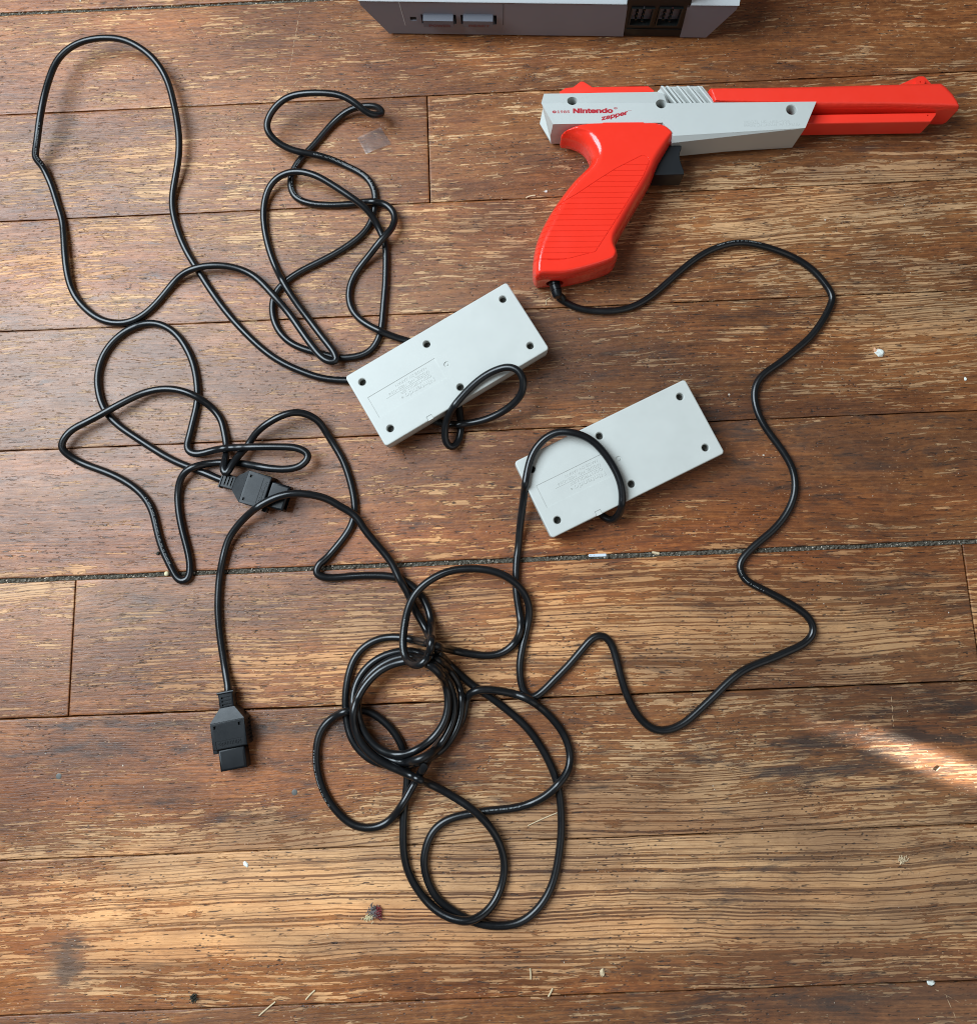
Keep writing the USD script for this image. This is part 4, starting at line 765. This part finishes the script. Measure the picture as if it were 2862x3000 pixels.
def print_marks(pts, spots):
    """rows of tiny pale printed marks along the upper side of a cable"""
    t = np.gradient(pts, axis=0); t /= np.linalg.norm(t, axis=1, keepdims=True); sd = np.cross(t, [0, 0, 1.0]); sd /= np.linalg.norm(sd, axis=1, keepdims=True); up = np.cross(sd, t); out = []
    r_ = np.random.default_rng(4)
    for sx, sy, n, a in spots:
        i0 = np.argmin(((PIX - (sx, sy)) ** 2).sum(1)); st_ = max(1, i0 - n); 
        for f_ in np.arange(st_, min(i0 + n, len(pts) - 2), .62):
            if r_.random() < .22: continue
            i_ = int(f_); w = f_ - i_; c = pts[i_] * (1-w) + pts[i_+1] * w; nr = math.cos(a) * up[i_] + math.sin(a) * sd[i_]; bt = np.cross(t[i_], nr)
            m = trimesh.creation.box((r_.uniform(.35, .6), r_.uniform(.5, .95), .06)); m.vertices = m.vertices @ np.array([t[i_], bt, nr]) + c + nr * (R + .01); out.append(m)
    return out
SPOTS = [[(107, 425, 10, .5), (1050, 520, 16, -.1), (965, 470, 8, .2), (850, 530, 10, .5), (905, 596, 12, -.2), (1131, 760, 9, -.3)], [(458, 1560, 16, -.4), (2160, 716, 10, -.3), (1183, 1873, 8, .2), (2195, 1708, 7, .3)], [(936, 2280, 13, .5), (1450, 2376, 12, .3)]]
for i, par in enumerate((C1, gun, C2)):
    pts = P3[cid == i]; PIX = pix[cid == i]
    cb = put('cable', tube(pts, R), M['cable'], par, smooth=40)
    put('cable_print', print_marks(pts, SPOTS[i]), M['print'], cb, smooth=False, kind='stuff')
    if i == 1: plug(par, PA)
    if i == 2: plug(par, PB)

# ------------------------------------------------------------------ bits lying about
def chip(cx, cy, w, h, th, n=9, seed=0, z=0.0, ang=0.0, jag=.25):
    r = np.random.default_rng(seed); a = np.sort(np.linspace(0, 2*math.pi, n, endpoint=False) + r.uniform(-.2, .2, n)); rad = 1 + r.uniform(-jag, jag, n)
    p = np.c_[np.cos(a) * rad * w / 2, np.sin(a) * rad * h / 2]
    t = np.c_[p * .62 + r.uniform(-.08, .08, (n, 2)) * min(w, h), th * r.uniform(.65, 1.1, n)]
    m = loft([np.c_[ccw(p), np.full(n, 0)], t]); c = px((cx, cy), z)[0]; return place(m, c[0], c[1], z, ang)
M['white'] = plastic('white_paint_flake', (0.74, 0.76, 0.70), 0.7, 0.05, scale=600, var=.12)
M['peach'] = plastic('peach_wood_splinter', (0.62, 0.34, 0.20), 0.8, 0.05, scale=900)
M['straw'] = plastic('dry_straw', (0.62, 0.48, 0.30), 0.7, 0.03)
M['lint'] = plastic('grey_lint', (0.17, 0.145, 0.14), 0.95, 0.2, scale=700, var=.4)
M['redlint'] = plastic('dark_red_lint', (0.20, 0.03, 0.035), 0.95, 0.2, scale=700, var=.4)
M['cream'] = plastic('cream_fluff', (0.70, 0.61, 0.38), 0.9, 0.1, scale=900, var=.2)
M['burr'] = plastic('dark_burr', (0.035, 0.036, 0.027), 0.95, 0.2, scale=900, var=.4)
M['nail'] = plastic('grey_nail_steel', (0.11, 0.105, 0.095), 0.5, 0.05)
M['bluewhite'] = plastic('bluish_white_plastic', (0.62, 0.68, 0.74), 0.5, 0.02)
put('paint_chip', chip(2578, 1033, 6.4, 5.6, 2.0, 10, 3), M['white'], smooth=False, label='white flaking chip of paint or plaster, the largest crumb right of the winding cable', cat='paint chip')
put('wood_splinter', chip(2564, 1026, 2.6, 3.6, 1.3, 7, 5), M['peach'], smooth=False, label='tiny peach splinter touching the large white chip', cat='splinter')
put('paint_chip', chip(2828, 1110, 2.2, 3.2, .8, 7, 8), M['white'], smooth=False, label='small triangular white chip near the right edge of the picture', cat='paint chip')
put('paint_chip', chip(721, 2534, 4.6, 2.8, .6, 6, 11, ang=-.5), M['white'], smooth=False, label='small cream-white chip on the pale board at lower left', cat='paint chip')
put('paint_chip', chip(2725, 2881, 5.0, 2.6, 1.4, 8, 13), M['white'], smooth=False, label='white pebble-like chip by the lower right seam', cat='paint chip')
put('paint_chip', chip(1599, 560, 2.6, 2.0, 1.0, 7, 17), M['white'], smooth=False, label='small white crumb just left of the orange grip', cat='paint chip')
put('plastic_strip', place(bx(-5.6, -1.0, -1.6, 5.6, 1.0, -.3), *px((1750, 1626))[0, :2], 0, PHI), M['bluewhite'], smooth=False, label='bluish white strip of plastic stuck in the wide dusty floor joint', cat='plastic strip')
def stick(a, b, r, mat, label, cat, z=None, bend=0.0):
    A, B = px(a, r)[0], px(b, r)[0]; mid_ = (A + B) / 2 + np.array([-(B - A)[1], (B - A)[0], 0]) * bend
    t = np.linspace(0, 1, 9)[:, None]; p = (1-t)**2 * A + 2*t*(1-t) * mid_ + t*t * B
    if z is not None: p[:, 2] = z
    put({'straw': 'straw_stalk', 'fibre': 'wood_fibre', 'grain': 'pale_stick'}[cat], tube(p, r, 6), mat, label=label, cat=cat)
stick((1911, 1617), (1932, 1622), 1.0, M['straw'], 'short pale stick lying in the wide dusty floor joint', 'grain', z=-.9)
stick((759, 2977), (807, 2936), .42, M['straw'], 'longest straw stalk, across the bottom seam at lower left', 'straw', bend=.02)
stick((896, 2930), (923, 2902), .45, M['straw'], 'short straw stalk on the pale board right of the longest one', 'straw', bend=.05)
stick((1553, 2838), (1555, 2870), .5, M['straw'], 'upright thin straw stalk near the bottom centre', 'straw', bend=.05)
stick((1606, 2921), (1619, 2896), .5, M['straw'], 'slanting straw stalk on the bottom seam near the centre', 'straw', bend=-.05)
stick((1541, 579), (1568, 572), .6, M['straw'], 'short dry husk lying in the seam left of the orange grip', 'straw', bend=.15)
stick((2743, 2258), (2754, 2247), .3, M['straw'], 'tiny straw bit lit by the slip of sunlight', 'straw')
stick((1546, 2420), (1632, 2382), .3, M['straw'], 'thin pale fibre on the floor right of the cable tangle', 'fibre', bend=.02)
stick((1600, 893), (1612, 872), .25, M['straw'], 'curled pale fibre between grip and upper controller', 'fibre', bend=.5)
hs = chip(1764, 2850, 3.2, 5.0, 1.3, 9, 23); put('seed_husk', hs, M['straw'], label='small pale seed husk on the bottom board', cat='seed husk')
def fluff(cx, cy, w, h, n, mat, name, label, cat, seed, r=.16, zmax=2.5):
    rr = np.random.default_rng(seed); c = px((cx, cy))[0]; ms = []
    for _ in range(n):
        a = np.array([*rr.normal(0, .28, 2) * (w, h), rr.uniform(.2, zmax)]); d = rr.normal(0, 1, 3); d[2] *= .4; d *= rr.uniform(.6, 1.6) * min(w, h) * .25 / np.linalg.norm(d)
        b = rr.normal(0, 1, 3) * .3; t = np.linspace(-1, 1, 5)[:, None]; p = c + a + t * d + (t ** 2) * b; p[:, 2] = np.maximum(p[:, 2], .2); ms.append(tube(p, r, 4))
    return put(name, trimesh.util.concatenate(ms), mat, label=label, cat=cat)
fluff(1096, 2670, 5.0, 6.0, 60, M['lint'], 'lint_tuft', 'tuft of grey lint with a red side on the pale lower board', 'lint', 1, .22)
fluff(1110, 2672, 3.2, 6.0, 60, M['redlint'], 'lint_tuft', 'dark red tuft of lint pressed against the grey one', 'lint', 2, .22)
fluff(1078, 2688, 5.5, 3.2, 40, M['cream'], 'lint_tuft', 'cream yellow fluff left of the grey and red lint', 'lint', 3, .16, 1.2)
fluff(2642, 2521, 5.5, 3.6, 34, M['straw'], 'lint_tuft', 'pale cream woody fluff on the lower board at far right', 'lint', 4, .2, 1.2)
fluff(569, 2923, 3.2, 3.8, 60, M['burr'], 'burr', 'dark prickly burr on the pale board at lower left', 'burr', 5, .22)
put('grit', chip(464, 1621, 2.6, 2.6, 1.8, 7, 31), M['burr'], smooth=False, label='black crumb of grit left of the sharp cable bend', cat='grit')
bd = trimesh.creation.icosphere(2, 1.6); bd.apply_translation(px((488, 1681))[0] + (0, 0, -.2)); put('bead', bd, M['cream'], label='round pale bead in the dusty joint beside the sharp cable bend', cat='bead')
for cx, cy, lb in ((172, 2275, 'round grey nail head set in the board at far left'), (863, 2322, 'round grey nail head between loose plug and left cable loop')):
    c = px((cx, cy))[0]; put('nail_head', cyl(c[0], c[1], -.6, .12, 1.75) + cyl(c[0], c[1], .11, .32, 1.75, r2=1.2), M['nail'], label=lb, cat='nail')
# clear scrap of film, slightly buckled
cq = px(rg(1040, 340, 140/1876, [(90, 870), (1000, 430), (1420, 1100), (450, 1510)]))[:, :2]
nn_ = 14; S, T = np.meshgrid(np.linspace(0, 1, nn_), np.linspace(0, 1, nn_), indexing='ij')
fxy = ((1-S)*(1-T))[..., None]*cq[0] + (S*(1-T))[..., None]*cq[1] + (S*T)[..., None]*cq[2] + ((1-S)*T)[..., None]*cq[3]
fz = .5 + 1.1 * meshkit.noise(np.stack([S * 3, T * 3, np.zeros_like(S)], -1), 2) + .9 * T * (1 - S)
ft = np.concatenate([fxy, fz[..., None]], -1).reshape(-1, 3); fb_ = ft - (0, 0, .12); ix = np.arange(nn_*nn_).reshape(nn_, nn_)
q4 = np.c_[ix[:-1, :-1].ravel(), ix[1:, :-1].ravel(), ix[1:, 1:].ravel(), ix[:-1, 1:].ravel()]; tri = np.vstack([q4[:, [0, 1, 2]], q4[:, [0, 2, 3]]])
lp = np.r_[ix[:, 0], ix[-1, 1:], ix[-2::-1, -1], ix[0, -2:0:-1]]; n0 = nn_*nn_; l2 = np.roll(lp, -1)
film = trimesh.Trimesh(np.vstack([ft, fb_]), np.vstack([tri, tri[:, ::-1] + n0, np.c_[lp, lp + n0, l2 + n0], np.c_[lp, l2 + n0, l2]]), process=False)
M['film'] = usdkit.material(stage, '/World/Looks/clear_film', {'t': ('transparent_bsdf', {'color': (.99, .99, .99)}), 'd': ('diffuse_bsdf', {'color': (.75, .77, .80)}), 'gl': ('glossy_bsdf', {'roughness': .22, 'color': (.9, .9, .9)}),
    'fr': ('fresnel', {'IOR': 1.5}), 'm1': ('mix_closure', {}), 'm2': ('mix_closure', {'fac': .03})}, [('fr.fac', 'm1.fac'), ('t.BSDF', 'm1.closure1'), ('gl.BSDF', 'm1.closure2'), ('m1.closure', 'm2.closure1'), ('d.BSDF', 'm2.closure2')], surface='m2.closure')
put('plastic_film', film, M['film'], smooth=True, label='small square scrap of clear plastic film on the boards', cat='plastic film')
# specks of dust and grit scattered over the boards
M['speck'] = plastic('pale_dust', (0.55, 0.46, 0.37), .9, 0.0, var=.2)
ms = []; rs = np.random.default_rng(55)
for _ in range(420):
    c = rs.uniform((-345, -350), (345, 350)); s = rs.uniform(.16, .42) if rs.random() < .95 else rs.uniform(.5, .85)
    m = trimesh.creation.icosahedron(); m.vertices *= rs.uniform(.6, 1.2, 3) * (s, s, s * .4); m.vertices += (c[0], c[1], .05); ms.append(m)
for i in (2, 7):
    for _ in range(240):
        u = rs.uniform(-400, 400); c = u * TU + (SEAMS[i] + rs.uniform(-.45, .45) * GAP[i]) * TN; s = rs.uniform(.2, .6)
        m = trimesh.creation.icosahedron(); m.vertices *= rs.uniform(.5, 1.3, 3) * s; m.vertices += (c[0], c[1], -1.0); ms.append(m)
put('dust_specks', ms, M['speck'], smooth=False, kind='stuff', label='pale specks of dust and grit scattered over the boards', cat='dust')
